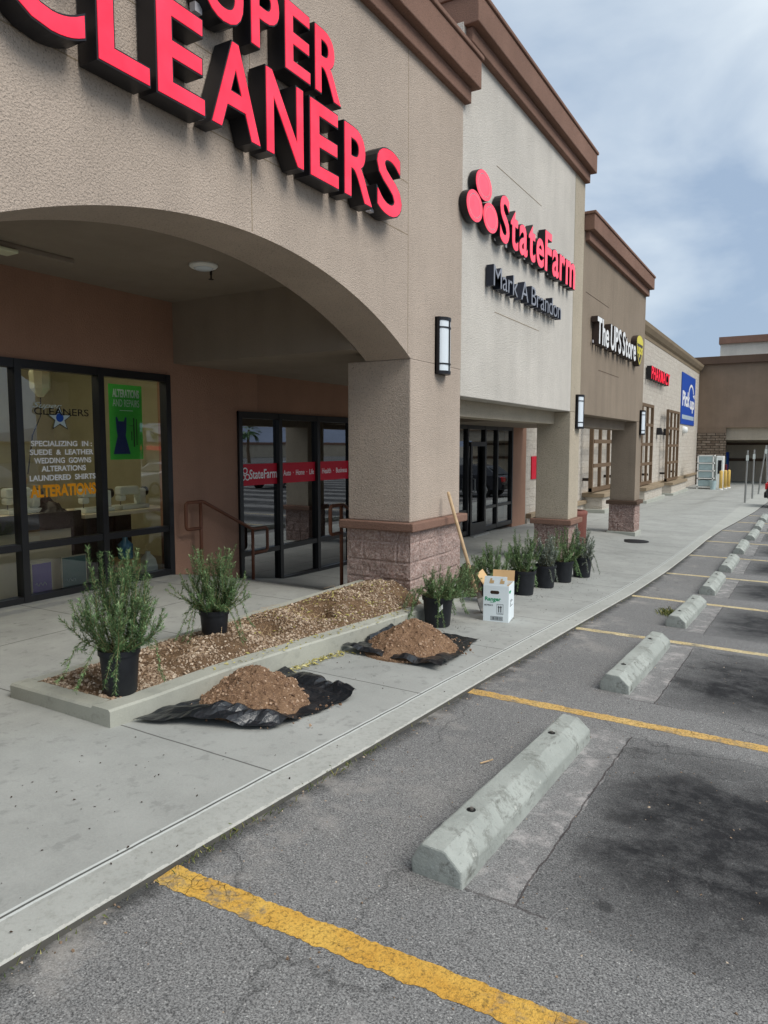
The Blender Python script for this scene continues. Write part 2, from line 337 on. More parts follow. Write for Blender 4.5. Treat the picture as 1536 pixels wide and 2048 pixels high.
def stop_mat():
    t = NT('cast_concrete')
    c = t.mix(t.ramp(t.noise(2.2, 6, .65), [(.3, 0), (.7, 1)]), S(136, 140, 134), S(180, 184, 177))
    c = t.mix(t.ramp(t.noise(9, 6, .72), [(.52, 0), (.68, .8)]), c, S(106, 107, 100))
    c = t.mix(t.ramp(t.noise(4, 6, .7, t.mapping((3, .8, 3))), [(.6, 0), (.7, .7)]), c, S(84, 82, 76))
    c = t.mix(t.ramp(t.noise(18, 5, .7), [(.62, 0), (.7, .6)]), c, S(214, 216, 208))
    c = t.mix(t.ramp(t.voro(60), [(.04, .7), (.12, 0)]), c, S(80, 82, 76))
    t.bump(t.noise(60, 6, .7), .6, .012); return t.fin(c, .92, .15)
m['stop'] = stop_mat()
def block_wall():
    t = NT('pale_block'); bt = t.n.new('ShaderNodeTexBrick')
    k = t.n.new('ShaderNodeMapping'); k.inputs['Rotation'].default_value = (R(90), 0, R(90))
    X, Y, Z = t.xyz(); cb = t.n.new('ShaderNodeCombineXYZ'); t.link(Y, cb.inputs[0]); t.link(Z, cb.inputs[1]); t.link(X, cb.inputs[2])
    t.link(cb.outputs[0], bt.inputs['Vector']); bt.inputs['Scale'].default_value = 1; bt.inputs['Brick Width'].default_value = .6; bt.inputs['Row Height'].default_value = .22
    bt.inputs['Mortar Size'].default_value = .012; bt.inputs['Color1'].default_value = S(218, 211, 199); bt.inputs['Color2'].default_value = S(214, 206, 194); bt.inputs['Mortar'].default_value = S(211, 203, 191)
    c = t.mix(t.ramp(t.noise(5, 6, .7), [(.35, 0), (.7, 1)]), bt.outputs['Color'], t.mix(.5, bt.outputs['Color'], S(172, 160, 144)))
    h = t.math('SUBTRACT', t.noise(14, 6, .75), t.math('MULTIPLY', bt.outputs['Fac'], .12))
    t.bump(h, 1, .07); return t.fin(c, .95, .1)
m['block'] = block_wall()
def ledgestone():
    t = NT('ledge_stone'); bt = t.n.new('ShaderNodeTexBrick')
    X, Y, Z = t.xyz(); cb = t.n.new('ShaderNodeCombineXYZ'); t.link(t.math('ADD', X, Y), cb.inputs[0]); t.link(Z, cb.inputs[1])
    t.link(cb.outputs[0], bt.inputs['Vector']); bt.inputs['Scale'].default_value = 1; bt.inputs['Brick Width'].default_value = .55; bt.inputs['Row Height'].default_value = .17
    bt.inputs['Mortar Size'].default_value = .02; bt.inputs['Color1'].default_value = S(120, 104, 90); bt.inputs['Color2'].default_value = S(160, 146, 130); bt.inputs['Mortar'].default_value = S(60, 54, 48)
    c = t.mix(t.ramp(t.noise(6, 4, .7), [(.4, 0), (.7, .8)]), bt.outputs['Color'], S(90, 78, 66))
    t.bump(t.math('SUBTRACT', t.noise(14, 5, .7), bt.outputs['Fac']), 1, .06); return t.fin(c, .95, .1)
m['ledgestone'] = ledgestone()

# ------------------------------------------------------------------ builders
ORG = {}
def tagp(o, label=None, cat=None, group=None, kind=None):
    if label: o['label'] = label
    if cat: o['category'] = cat
    if group: o['group'] = group
    if kind: o['kind'] = kind
    return o
def thing(name, label, cat, loc=(0, 0, 0), group=None):
    o = bpy.data.objects.new(name, None); COL.objects.link(o); o.location = loc; o.empty_display_size = .2
    ORG[o.name] = Vector(loc); return tagp(o, label, cat, group)
class MB:
    def __init__(s): s.v = []; s.f = []
    def add(s, vs, fs):
        n = len(s.v); s.v.extend([tuple(p) for p in vs]); s.f.extend([tuple(i + n for i in q) for q in fs]); return s
    def box(s, x0, x1, y0, y1, z0, z1):
        x0, x1 = min(x0, x1), max(x0, x1); y0, y1 = min(y0, y1), max(y0, y1); z0, z1 = min(z0, z1), max(z0, z1)
        return s.add([(x0, y0, z0), (x1, y0, z0), (x1, y1, z0), (x0, y1, z0), (x0, y0, z1), (x1, y0, z1), (x1, y1, z1), (x0, y1, z1)],
                     [(0, 3, 2, 1), (4, 5, 6, 7), (0, 1, 5, 4), (1, 2, 6, 5), (2, 3, 7, 6), (3, 0, 4, 7)])
    def quad(s, *p): return s.add(p, [tuple(range(len(p)))])
    def loft(s, rings, cap=True):
        n = len(rings[0]); vs = [p for r in rings for p in r]; fs = []
        for i in range(len(rings) - 1):
            for j in range(n):
                k = (j + 1) % n; fs.append((i * n + j, i * n + k, (i + 1) * n + k, (i + 1) * n + j))
        if cap: fs.append(tuple(reversed(range(n)))); fs.append(tuple((len(rings) - 1) * n + j for j in range(n)))
        return s.add(vs, fs)
    def tube(s, path, r, n=10):
        path = [Vector(p) for p in path]; rings = []
        rr = r if isinstance(r, (list, tuple)) else [r] * len(path); up = None
        for i, p in enumerate(path):
            d = (path[min(i + 1, len(path) - 1)] - path[max(i - 1, 0)]).normalized()
            if up is None: up = d.orthogonal().normalized()
            else:
                up = (up - d * up.dot(d)); up = up.normalized() if up.length > 1e-6 else d.orthogonal().normalized()
            w = d.cross(up)
            rings.append([p + (up * math.cos(2 * math.pi * k / n) + w * math.sin(2 * math.pi * k / n)) * rr[i] for k in range(n)])
        return s.loft(rings)
    def lathe(s, c, prof, n=24, cap=True):
        return s.loft([[(c[0] + r * math.cos(2 * math.pi * k / n), c[1] + r * math.sin(2 * math.pi * k / n), c[2] + z) for k in range(n)] for r, z in prof], cap)
    def rot(s, ang, c):
        ca, sa = math.cos(ang), math.sin(ang)
        s.v = [(c[0] + (x - c[0]) * ca - (y - c[1]) * sa, c[1] + (x - c[0]) * sa + (y - c[1]) * ca, z) for x, y, z in s.v]; return s
    def build(s, name, mat, parent=None, smooth=False, bevel=0, label=None, cat=None, group=None, kind=None, loc=None):
        me = bpy.data.meshes.new(name)
        org = ORG[parent.name] if parent else Vector(loc or (0, 0, 0))
        me.from_pydata([(x - org.x, y - org.y, z - org.z) for x, y, z in s.v], [], s.f); me.update()
        for mt in (mat if isinstance(mat, list) else [mat]): me.materials.append(m[mt])
        if smooth:
            for p in me.polygons: p.use_smooth = True
        o = bpy.data.objects.new(name, me); COL.objects.link(o)
        if parent: o.parent = parent
        else: o.location = org
        ORG[o.name] = org
        if bevel:
            b = o.modifiers.new('bevel', 'BEVEL'); b.width = bevel; b.segments = 2; b.limit_method = 'ANGLE'; b.angle_limit = R(40)
        return tagp(o, label, cat, group, kind)
def bx(*a): return MB().box(*a)

_G = {}
def glyphs(body, off, ext, res=5, spacing=1.0):
    key = (body, off, ext, res, spacing)
    if key not in _G:
        c = bpy.data.curves.new('text', 'FONT'); c.body = body; c.offset = off; c.extrude = ext; c.resolution_u = res; c.space_character = spacing
        o = bpy.data.objects.new('text', c); COL.objects.link(o)
        bpy.context.view_layer.update()
        me = bpy.data.meshes.new_from_object(o.evaluated_get(bpy.context.evaluated_depsgraph_get()))
        v = np.array([tuple(q.co) for q in me.vertices]) if len(me.vertices) else np.zeros((0, 3)); f = [tuple(p.vertices) for p in me.polygons]
        bpy.data.objects.remove(o); bpy.data.curves.remove(c); bpy.data.meshes.remove(me)
        _G[key] = (v, f)
    return _G[key]
def text_mb(mb, body, x, y0, y1, z0, z1, depth=.002, off=.0, shear=0, full=False, axis='X', flip=1):
    """flat or raised lettering on a plane facing +X (or -Y when axis='Y'): y0..y1 across, z0..z1 high"""
    v, f = glyphs(body, off, .5)
    if not len(v): return mb
    a = v.copy(); a[:, 0] += a[:, 1] * shear
    lo, hi = a.min(0), a.max(0)
    if full: lo[1], hi[1] = 0, .73
    u = y0 + (a[:, 0] - lo[0]) / (hi[0] - lo[0]) * (y1 - y0); w = z0 + (a[:, 1] - lo[1]) / (hi[1] - lo[1]) * (z1 - z0); d = (a[:, 2] + .5) * depth
    if axis == 'X': P = np.stack([x + d, u, w], 1)
    else: P = np.stack([u, x - d, w], 1)
    return mb.add(P.tolist(), f)

# ------------------------------------------------------------------ ground, walk, lot, painted lines
def frange(a, b, d):
    n = int(round((b - a) / d)); return [a + (b - a) * i / n for i in range(n + 1)]
def sheet(name, us, ys, fx, fz, mat, kind='structure'):
    mb = MB(); mb.v = [(fx(u, y), y, fz(fx(u, y), y)) for y in ys for u in us]; n = len(us)
    mb.f = [(j * n + i, j * n + i + 1, (j + 1) * n + i + 1, (j + 1) * n + i) for j in range(len(ys) - 1) for i in range(n - 1)]
    return mb.build(name, mat, smooth=True, kind=kind)
ys = frange(-12, 30, .3) + frange(31, 57, 1.0)
sheet('parking_lot', [-.2] + frange(0, 6, .5) + [8, 12, 20, 40, 70, 110], ys + [70, 100, 140], lambda u, y: xc(y) + u, lot, 'asphalt')
us = [0, .08] + frange(.2, 4.6, .2) + [5.2]
sw = sheet('sidewalk', us, ys, lambda u, y: xc(y) - u, walk, 'walk')
mb = MB()
for a, b in zip(ys[:-1], ys[1:]):
    za, zb = walk(xc(a), a), walk(xc(b), b)
    mb.quad((xc(a), a, za), (xc(b), b, zb), (xc(b), b, zb - .2), (xc(a), a, za - .2))
mb.build('sidewalk_edge', 'kerb_dirt', kind='structure')
MB().quad((-3000, -3000, -3.4), (3000, -3000, -3.4), (3000, 3000, -3.4), (-3000, 3000, -3.4)).build('ground', 'earth', kind='structure')
def vn0(seed):
    g = random.Random(seed); tab = [[g.random() - .5 for _ in range(256)] for _ in range(16)]
    def f(x, k): i = math.floor(x); a = x - i; a = a * a * (3 - 2 * a); return tab[k][i % 256] * (1 - a) + tab[k][(i + 1) % 256] * a
    return f
rng = random.Random(5)
SL = [1.70, 4.40, 7.02, 9.72, 12.45, 15.2, 18.0, 20.8, 23.6, 26.4]
for i, y in enumerate(SL):
    mb = MB(); x0 = xc(y) + .004; xs = frange(x0, 3.2, .012 if i < 2 else .1); A = []; B = []
    sl = .085 + .0 * i
    for k, x in enumerate(xs):
        jit = .004 if i < 2 else .003; fe = vn0(i)
        yy = y + (x - x0) * .085 * (.8 if i < 3 else .5); w = .052 if i == 0 else .048
        tz = max(lot(x, yy), walk(x, yy) if x < xc(yy) else -9) + .004
        A.append((x, yy - w + rng.uniform(-jit, jit) + fe(x * 16, 2) * .012, tz)); B.append((x, yy + w + rng.uniform(-jit, jit) + fe(x * 16, 9) * .012, tz))
    for k in range(len(xs) - 1): mb.quad(A[k], A[k + 1], B[k + 1], B[k])
    mb.build('parking_line', 'paint' if i == 0 else ('paint_mid' if i == 1 else 'paint_pale'), kind='structure')

# ------------------------------------------------------------------ buildings
def splitface_box(mb, x0, x1, y0, y1, z0, z1, seed, course=.2, bl=.4, amp=.024, step=.02):
    """four block faces with chipped relief and recessed mortar"""
    rg = np.random.RandomState(seed)
    def face(L, zL, P):
        nu, nz_ = max(2, int(L / step)), max(2, int(zL / step))
        U = np.linspace(0, L, nu + 1); Zs = np.linspace(0, zL, nz_ + 1)
        H = np.zeros((nz_ + 1, nu + 1))
        for o_ in range(4):
            k = 2 ** o_; g = rg.rand(int(zL / .12 * k) + 4, int(L / .12 * k) + 4)
            for a, zz in enumerate(Zs):
                for b, uu in enumerate(U):
                    s_, t_ = zz / .12 * k, uu / .12 * k; i, j = int(s_), int(t_); fs, ft = s_ - i, t_ - j
                    H[a, b] += ((g[i, j] * (1 - ft) + g[i, j + 1] * ft) * (1 - fs) + (g[i + 1, j] * (1 - ft) + g[i + 1, j + 1] * ft) * fs - .5) / (1.5 ** o_)
        for a, zz in enumerate(Zs):
            for b, uu in enumerate(U):
                r_ = int(zz / course); dz = min(zz % course, course - zz % course); off = 0 if r_ % 2 else bl / 2
                du = (uu + off) % bl; du = min(du, bl - du)
                if min(dz, du) < step * .55: H[a, b] = H[a, b] * .3 - .35
                if b in (0, nu): H[a, b] = 0
        vs = []
        for a in range(nz_ + 1):
            for b in range(nu + 1): vs.append(P(U[b], Zs[a], H[a, b] * amp))
        n = nu + 1
        mb.add(vs, [(a * n + b, a * n + b + 1, (a + 1) * n + b + 1, (a + 1) * n + b) for a in range(nz_) for b in range(nu)])
    face(y1 - y0, z1 - z0, lambda u, z, h: (x1 + h, y0 + u, z0 + z))
    face(x1 - x0, z1 - z0, lambda u, z, h: (x0 + u, y0 - h, z0 + z))
    face(y1 - y0, z1 - z0, lambda u, z, h: (x0 - h, y1 - u, z0 + z))
    face(x1 - x0, z1 - z0, lambda u, z, h: (x1 - u, y1 + h, z0 + z))
    mb.quad((x0, y0, z1), (x1, y0, z1), (x1, y1, z1), (x0, y1, z1))
    return mb
def column(parent, x0, x1, y0, y1, zb, zl, zt, mat, seed, trim, base, over=.075, foot=.1, course=.2):
    c = bx(x0, x1, y0, y1, zl, zt).build('column', mat, parent, bevel=.012)
    bx(x0 - over, x1 + over, y0 - over, y1 + over, zl - .09, zl).build('ledge', trim, c, bevel=.012)
    splitface_box(MB(), x0 - .01, x1 + .01, y0 - .01, y1 + .01, zb + foot, zl - .09, seed, course).build('base', base, c)
    bx(x0 - .05, x1 + .05, y0 - .05, y1 + .05, zb - .35, zb + foot).build('footing', 'concrete', c, bevel=.012)
    return c
def cornice(parent, y0, y1, zb, zt, xw=-3.45, o=.17, back=-4.6, mat='trim', ends=.1):
    """stepped parapet trim running along the front with short returns at both ends"""
    mb = MB()
    mb.box(back, xw + o, y0 - ends, y1 + ends, zb, zt - .05)
    mb.box(back - .02, xw + o + .022, y0 - ends - .022, y1 + ends + .022, zt - .05, zt)
    mb.box(back + .02, xw + o * .45, y0 - ends * .4, y1 + ends * .4, zb - .16, zb)
    return mb.build('cornice', mat, parent, bevel=.012)
def glazing(parent, x, y0, y1, z0, z1, mull, hbar, gl='glass', fw=.07, d=.10, door=None):
    """aluminium shop window: frame and one pane per light"""
    f = MB()
    edges = [y0] + mull + [y1]
    f.box(x - d, x, y0, y1, z1 - .085, z1); f.box(x - d, x, y0, y1, z0, z0 + .1)
    for i, y in enumerate(edges):
        a = y0 if i == 0 else (y1 - fw if i == len(edges) - 1 else y - fw / 2)
        f.box(x - d - .004, x + .006, a, a + fw, z0 + .002, z1 - .002)
    for i in range(len(edges) - 1):
        if door != i: f.box(x - d + .004, x - .004, edges[i] + .02, edges[i + 1] - .02, hbar - .033, hbar + .033)
    w = f.build('window', 'frame', parent)
    for i in range(len(edges) - 1):
        MB().quad((x - .05, edges[i] + .03, z0 + .05), (x - .05, edges[i + 1] - .03, z0 + .05), (x - .05, edges[i + 1] - .03, z1 - .04), (x - .05, edges[i] + .03, z1 - .04)).build('pane', gl, w)
    return w

XF, XW = -3.45, -6.45
# ---- dry cleaner's shop with the big arch
AC, AH, AS, AR = 4.03, 2.40, .86, .63       # arch centre, half width, spring height, rise
RAD = (AH * AH + AR * AR) / (2 * AR)
def arch_z(y): return AS + AR - RAD + math.sqrt(max(0, RAD * RAD - (y - AC) ** 2))
b1 = thing('cleaners_building', 'tan stucco shop building with a wide arch under the red dry cleaning sign', 'building', (-6, 4, -1.53))
n = 48; mb = MB()
yy = [AC - AH + 2 * AH * i / n for i in range(n + 1)]
for x, flip in ((XF, 0), (XF - .52, 1)):
    for i in range(n):
        q = [(x, yy[i], arch_z(yy[i])), (x, yy[i + 1], arch_z(yy[i + 1])), (x, yy[i + 1], 4.2), (x, yy[i], 4.2)]
        mb.quad(*(q if not flip else q[::-1]))
    for a, b in ((.42, yy[0]), (yy[-1], 7.64)): mb.quad((x, a, AS), (x, b, AS), (x, b, 4.2), (x, a, 4.2))
for i in range(n):
    mb.quad((XF, yy[i], arch_z(yy[i])), (XF - .52, yy[i], arch_z(yy[i])), (XF - .52, yy[i + 1], arch_z(yy[i + 1])), (XF, yy[i + 1], arch_z(yy[i + 1])))
mb.quad((XF, .42, AS), (XF, .42, 4.2), (XF - .52, .42, 4.2), (XF - .52, .42, AS)); mb.quad((XF, 7.64, AS), (XF - .52, 7.64, AS), (XF - .52, 7.64, 4.2), (XF, 7.64, 4.2))
mb.build('front_wall', 'stucco_tan', b1)
for y, a, b in ((4.06, arch_z(4.06) + .01, 3.95), (6.37, .9, 3.95), (1.75, 1.1, 3.95)): bx(XF - .01, XF + .0012, y - .003, y + .003, a, b).build('control_joint', 'trim_tan', b1)
for z in (2.036, 2.52): bx(XF - .01, XF + .0016, .5, 6.366, z, z + .006).build('control_joint', 'trim_tan', b1)
column(b1, -4.2, XF, 6.43, 7.64, -1.70, -.79, AS, 'stucco_tan', 3, 'trim', 'split')
column(b1, -4.2, XF, .42, 1.63, -1.50, -.79, AS, 'stucco_tan', 4, 'trim', 'split')
cornice(b1, -4, 7.66, 3.92, 4.27, o=.16, ends=.12)
bx(-12, XF - .52, -3, 7.64, 4.0, 4.18).build('roof', 'soffit', b1)
bx(XW - .02, XF - .52, -3, 6.15, 1.65, 1.75).build('ceiling', 'soffit', b1)
bx(XW - .02, -3.98, 6.15, 7.64, .95, 1.74).build('bulkhead', 'soffit', b1)
mb = MB()      # wall behind the arcade around the window opening (y 1.4..6.07, z -1.53..0.81)
mb.box(XW - .2, XW, -3, 1.40, -1.7, 4.0).box(XW - .2, XW, 1.40, 6.07, .81, 4.0).box(XW - .2, XW, 6.07, 7.22, -2.0, 4.0)
mb.box(XW - .2, XW, 7.22, 7.64, .44, 4.0)
mb.build('back_wall', 'stucco_terracotta', b1)
bx(XW, XF - .52, -3.2, -3, -1.7, 4.2).build('end_wall', 'stucco_tan', b1)
glazing(b1, XW + .02, 1.40, 6.07, -1.56, .81, [2.36, 3.27, 4.18, 5.11], -.98)
rm = MB()
rm.quad((-10.2, -1, -1.6), (-10.2, 7.2, -1.6), (-10.2, 7.2, 1.75), (-10.2, -1, 1.75))
rm.quad((-10.2, 7.2, -1.6), (XW - .2, 7.2, -1.6), (XW - .2, 7.2, 1.75), (-10.2, 7.2, 1.75))
rm.quad((-10.2, -1, -1.6), (XW - .2, -1, -1.6), (XW - .2, -1, 1.75), (-10.2, -1, 1.75))
rm.quad((-10.2, -1, 1.75), (XW - .2, -1, 1.75), (XW - .2, 7.2, 1.75), (-10.2, 7.2, 1.75))
rm.build('interior_wall', 'room', b1)
MB().quad((-10.2, -1, -1.58), (XW, -1, -1.58), (XW, 7.2, -1.58), (-10.2, 7.2, -1.58)).build('interior_floor', 'room_floor', b1)

# ---- insurance office
b2 = thing('office_building', 'cream stucco shop building with a tall blank front under the oval logo sign', 'building', (-6, 10, -2))
bx(-3.72, XF - .004, 7.645, 12.12, .56, 4.62).build('front_panel', 'stucco_cream', b2, bevel=.01)
bx(-4.02, -3.725, 7.645, 12.12, .355, .9).build('lintel', 'stucco_sand', b2)
for z in (3.42, 1.655): bx(XF - .01, XF - .0015, 8.66, 10.4, z, z + .008).build('control_joint', 'trim_tan', b2)
c2 = column(b2, -4.03, XF, 12.125, 12.70, -2.12, -1.27, .56, 'stucco_sand', 7, 'trim', 'split_dark')
bx(-4.03, XF, 12.125, 12.70, .56, 4.62).build('pilaster', 'stucco_sand', b2, bevel=.01)
cornice(b2, 7.75, 12.68, 4.58, 4.93, back=-9)
bx(-9, XF - .27, 7.65, 7.80, 4.15, 4.60).build('parapet', 'stucco_tan', b2)
bx(-12, -3.73, 7.65, 12.7, 4.3, 4.5).build('roof', 'soffit', b2)
bx(XW - .02, -4.03, 7.645, 12.7, .95, 1.05).build('ceiling', 'soffit', b2)
mb = MB(); mb.box(XW - .2, XW, 7.645, 17.50, .44, 4.3).box(XW - .2, XW + .02, 17.50, 18.5, -2.4, 4.3)
mb.build('back_wall', 'stucco_terracotta', b2)
EDG = [8.09, 9.01, 9.95, 10.85, 11.8, 12.75, 13.7, 14.66, 15.66, 16.43]
w2 = glazing(b2, XW + .03, 7.22, 17.48, -2.0, .44, EDG, -1.46, 'glass_dark', door=8)
d = MB(); y0, y1, zb = 14.72, 15.62, -2.02
d.box(XW + .03, XW + .075, y0, y0 + .09, zb, .07).box(XW + .03, XW + .075, y1 - .09, y1, zb, .07)
d.box(XW + .03, XW + .075, y0 + .09, y1 - .09, -.03, .07).box(XW + .03, XW + .075, y0 + .09, y1 - .09, zb, -1.76)
dr = d.build('door', 'frame', b2)
MB().tube([(XW + .08, y0 + .1, -.75), (XW + .13, y0 + .1, -.75), (XW + .13, y0 + .1, -1.05), (XW + .08, y0 + .1, -1.05)], .012, 8).build('handle', 'galv', dr)
bx(XW + .03, XW + .16, y0, y1, -2.06, -2.025).build('threshold', 'galv', dr)
rm = MB()
rm.quad((-9.8, 7.3, -2.1), (-9.8, 17.6, -2.1), (-9.8, 17.6, .6), (-9.8, 7.3, .6)); rm.quad((-9.8, 17.6, -2.1), (XW - .2, 17.6, -2.1), (XW - .2, 17.6, .6), (-9.8, 17.6, .6))
rm.quad((-9.8, 7.25, -2.1), (XW - .2, 7.25, -2.1), (XW - .2, 7.25, .6), (-9.8, 7.25, .6)); rm.quad((-9.8, 7.25, .6), (XW - .2, 7.25, .6), (XW - .2, 17.6, .6), (-9.8, 17.6, .6))
rm.quad((-9.8, 7.25, -2.08), (XW, 7.25, -2.08), (XW, 17.6, -2.08), (-9.8, 17.6, -2.08))
rm.box(-8.6, -8.5, 9.6, 12.0, -2.1, .5)
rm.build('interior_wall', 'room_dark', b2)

# ---- parcel shop
b3 = thing('parcel_shop_building', 'umber stucco shop building with a brown parapet trim past the cream front', 'building', (-6, 15, -2))
bx(-3.72, XF - .002, 12.705, 18.25, .545, 3.66).build('front_panel', 'stucco_umber', b3, bevel=.01)
bx(-4.02, -3.725, 12.705, 17.665, .345, .9).build('lintel', 'stucco_umber', b3)
for a, b, z in ((13.9, 15.6, 1.40), (12.9, 14.6, 2.66)): bx(XF - .01, XF + .0015, a, b, z, z + .008).build('control_joint', 'trim_dark', b3)
column(b3, -4.03, XF - .003, 17.67, 18.245, -2.2, -1.32, .543, 'stucco_umber', 9, 'trim_dark', 'split_dark', foot=.14)
cornice(b3, 12.82, 18.22, 3.66, 3.97, back=-8)
bx(-12, -3.73, 12.705, 18.5, 3.4, 3.6).build('roof', 'soffit', b3)
bx(XW, -4.03, 12.705, 18.25, .44, .55).build('ceiling', 'soffit', b3)

# ---- pharmacy wall of the big store
b4 = thing('pharmacy_building', 'long pale split block wall with sloped tan parapet below the pharmacy sign', 'building', (-7, 36, -2.3))
bx(-12, XW, 18.52, 53.2, -2.9, 4.95).build('wall', 'block', b4)
mb = MB(); prof = [(XW - .3, 4.75), (XW + .02, 4.75), (XW + .04, 4.9), (XW + .14, 4.98), (XW + .26, 5.16), (XW + .3, 5.3), (XW - .3, 5.3)]
mb.loft([[(x, 18.3, z) for x, z in prof], [(x, 53.0, z) for x, z in prof]]); mb.build('cornice', 'trim_tan', b4)
mb = MB(); mb.box(XW, XW + .16, 18.6, 52.6, -1.97, -1.84); mb.build('ledge', 'trim_tan', b4, bevel=.01)
bx(XW, XW + .06, 18.56, 52.6, -2.8, -1.97).build('plinth', 'block', b4)
TY = [(23.95, 27.6), (31.1, 34.7), (38.8, 42.4)]
for i, (a, b) in enumerate([(24.3, 28.4), (31.6, 35.8), (38.6, 43.6)]):
    zg = walk(-5.8, a)
    p = bx(XW, -5.78, a, b, zg - .2, zg + .52).build('pier', 'block', b4)
    bx(XW, -5.70, a - .08, b + .08, zg + .52, zg + .66).build('cap', 'trim_tan', p, bevel=.01)
    bx(XW, -5.66, a - .14, b + .14, zg - .3, zg + .12).build('footing', 'concrete', p, bevel=.01)

# ---- far store front
b5 = thing('grocery_building', 'brown stucco store front with stone pillar closing the end of the walk', 'building', (-3, 53, -2.6))
mb = MB(); mb.box(-8, 12, 53.2, 54, 1.15, 5.35).box(-6.6, -4.68, 53.21, 54, .8, 1.15)
mb.build('front_wall', 'stucco_brown', b5)
bx(-8, 12.2, 52.95, 54.2, 5.35, 5.85).build('cornice', 'trim_dark', b5, bevel=.02)
bx(-4.68, 12, 53.5, 54, .33, 1.15).build('portal_beam', 'stucco_sand', b5)
bx(-6.6, -4.68, 53.1, 53.95, -2.9, .8).build('pillar', 'ledgestone', b5)
mb = MB(); mb.box(-6.5, 12, 57.8, 58, -2.9, 2); mb.build('back_wall', 'stucco_sand', b5)
bx(-6.5, 12, 57.7, 57.78, -1.15, -.95).build('rail_board', 'trim_dark', b5); bx(-6.5, 12, 57.7, 57.78, .0, .15).build('rail_board', 'trim_dark', b5)
bx(-6.5, 12, 53.95, 57.8, .85, .95).build('ceiling', 'soffit', b5); bx(-6.6, -6.5, 54, 57.8, -2.9, 1).build('side_wall', 'stucco_sand', b5)
bx(-6.5, 12, 54, 57.8, -2.9, -2.6).build('porch_floor', 'concrete', b5)
hi = bx(-5.9, 14, 60, 66, 5, 7.5).build('upper_block', 'stucco_cream', b5)
bx(-6.0, 14.2, 59.8, 66, 7.5, 8.0).build('parapet', 'trim', hi)

# ------------------------------------------------------------------ lettering on the fronts
def letter_sign(name, label, y0, y1, z0, z1, body, x, depth, off, can, fc, gap=.03, tag=True, wspace=.3, bold=1.0, skipface=False):
    """channel letters, one part per letter: black can with a coloured face"""
    root = thing(name, label, 'sign', (x, (y0 + y1) / 2, z0))
    adv = 0; pos = []
    for ch in body:
        if ch == ' ': adv += wspace; continue
        v, f = glyphs(ch, off, .5); lo, hi_ = v.min(0), v.max(0)
        pos.append((ch, adv, lo, hi_)); adv += hi_[0] - lo[0] + gap
    W = adv - gap
    sy = (y1 - y0) / W; sz = (z1 - z0) / .73
    for ch, a, lo, hi_ in pos:
        v, f = glyphs(ch, off, .5)
        u = y0 + (a + v[:, 0] - lo[0]) * sy; w = z0 + v[:, 1] * sz
        mb = MB().add(np.stack([x + (v[:, 2] + .5) * depth, u, w], 1).tolist(), f)
        L = mb.build('letter', can, root)
        v2, f2 = glyphs(ch, off - .012, .5)
        u = y0 + (a + v2[:, 0] - lo[0]) * sy; w = z0 + v2[:, 1] * sz
        MB().add(np.stack([x + depth - .002 + (v2[:, 2] + .5) * .006, u, w], 1).tolist(), f2).build('letter_face', fc, L)
        if tag:
            ub = y0 + a * sy
            bx(x + .02, x + depth * .32, ub + .02, ub + .07, z0 - .004, z0 + .045).build('tag', 'grey_tag', L)
    return root
XS = XF + .012
def fit_letters(name, label, spec, z0, z1, x, depth, off, can, fc, body):
    root = thing(name, label, 'sign', (x, spec[0][0], z0))
    for ch, (a, b) in zip(body, spec):
        for k, (o_, d0, d1) in enumerate(((off, 0, depth), (off - .014, depth - .002, depth + .005))):
            v, f = glyphs(ch, o_, .5); vr, _ = glyphs(ch, off, .5); lo, hi_ = vr.min(0), vr.max(0)
            sy = (b - a) / (hi_[0] - lo[0]); rs = ch in 'COSUG'
            zl, zh = (0, .72) if not rs else (lo[1], hi_[1])
            za, zb_ = (z0, z1) if not rs else (z0 - .012 * 1, z1 + .012)
            P = np.stack([x + d0 + (v[:, 2] + .5) * (d1 - d0), a + (v[:, 0] - lo[0]) * sy, za + (v[:, 1] - zl) / (zh - zl) * (zb_ - za)], 1).tolist()
            if k == 0: L = MB().add(P, f).build('letter', can, root)
            else: MB().add(P, f).build('letter_face', fc, L)
        bx(x + .03, x + .075, a + .01, a + .07, z0 - .006, z0 + .05).build('tag', 'grey_tag', L)
    return root
fit_letters('channel_letter_sign', 'upper row of red channel letters spelling SUPER on the tan arch wall',
            [(3.007, 3.367), (3.449, 3.830), (3.892, 4.201), (4.253, 4.562), (4.613, 4.973)], 2.662, 3.130, XF + .012, .143, .028, 'black_can', 'red_face', 'SUPER')
fit_letters('channel_letter_sign', 'lower row of larger red channel letters spelling CLEANERS above the arch',
            [(2.111, 2.605), (2.667, 3.027), (3.068, 3.460), (3.501, 3.985), (4.036, 4.469), (4.541, 4.932), (5.004, 5.447), (5.509, 5.962)], 2.028, 2.585, XF + .012, .143, .028, 'black_can', 'red_face', 'CLEANERS')
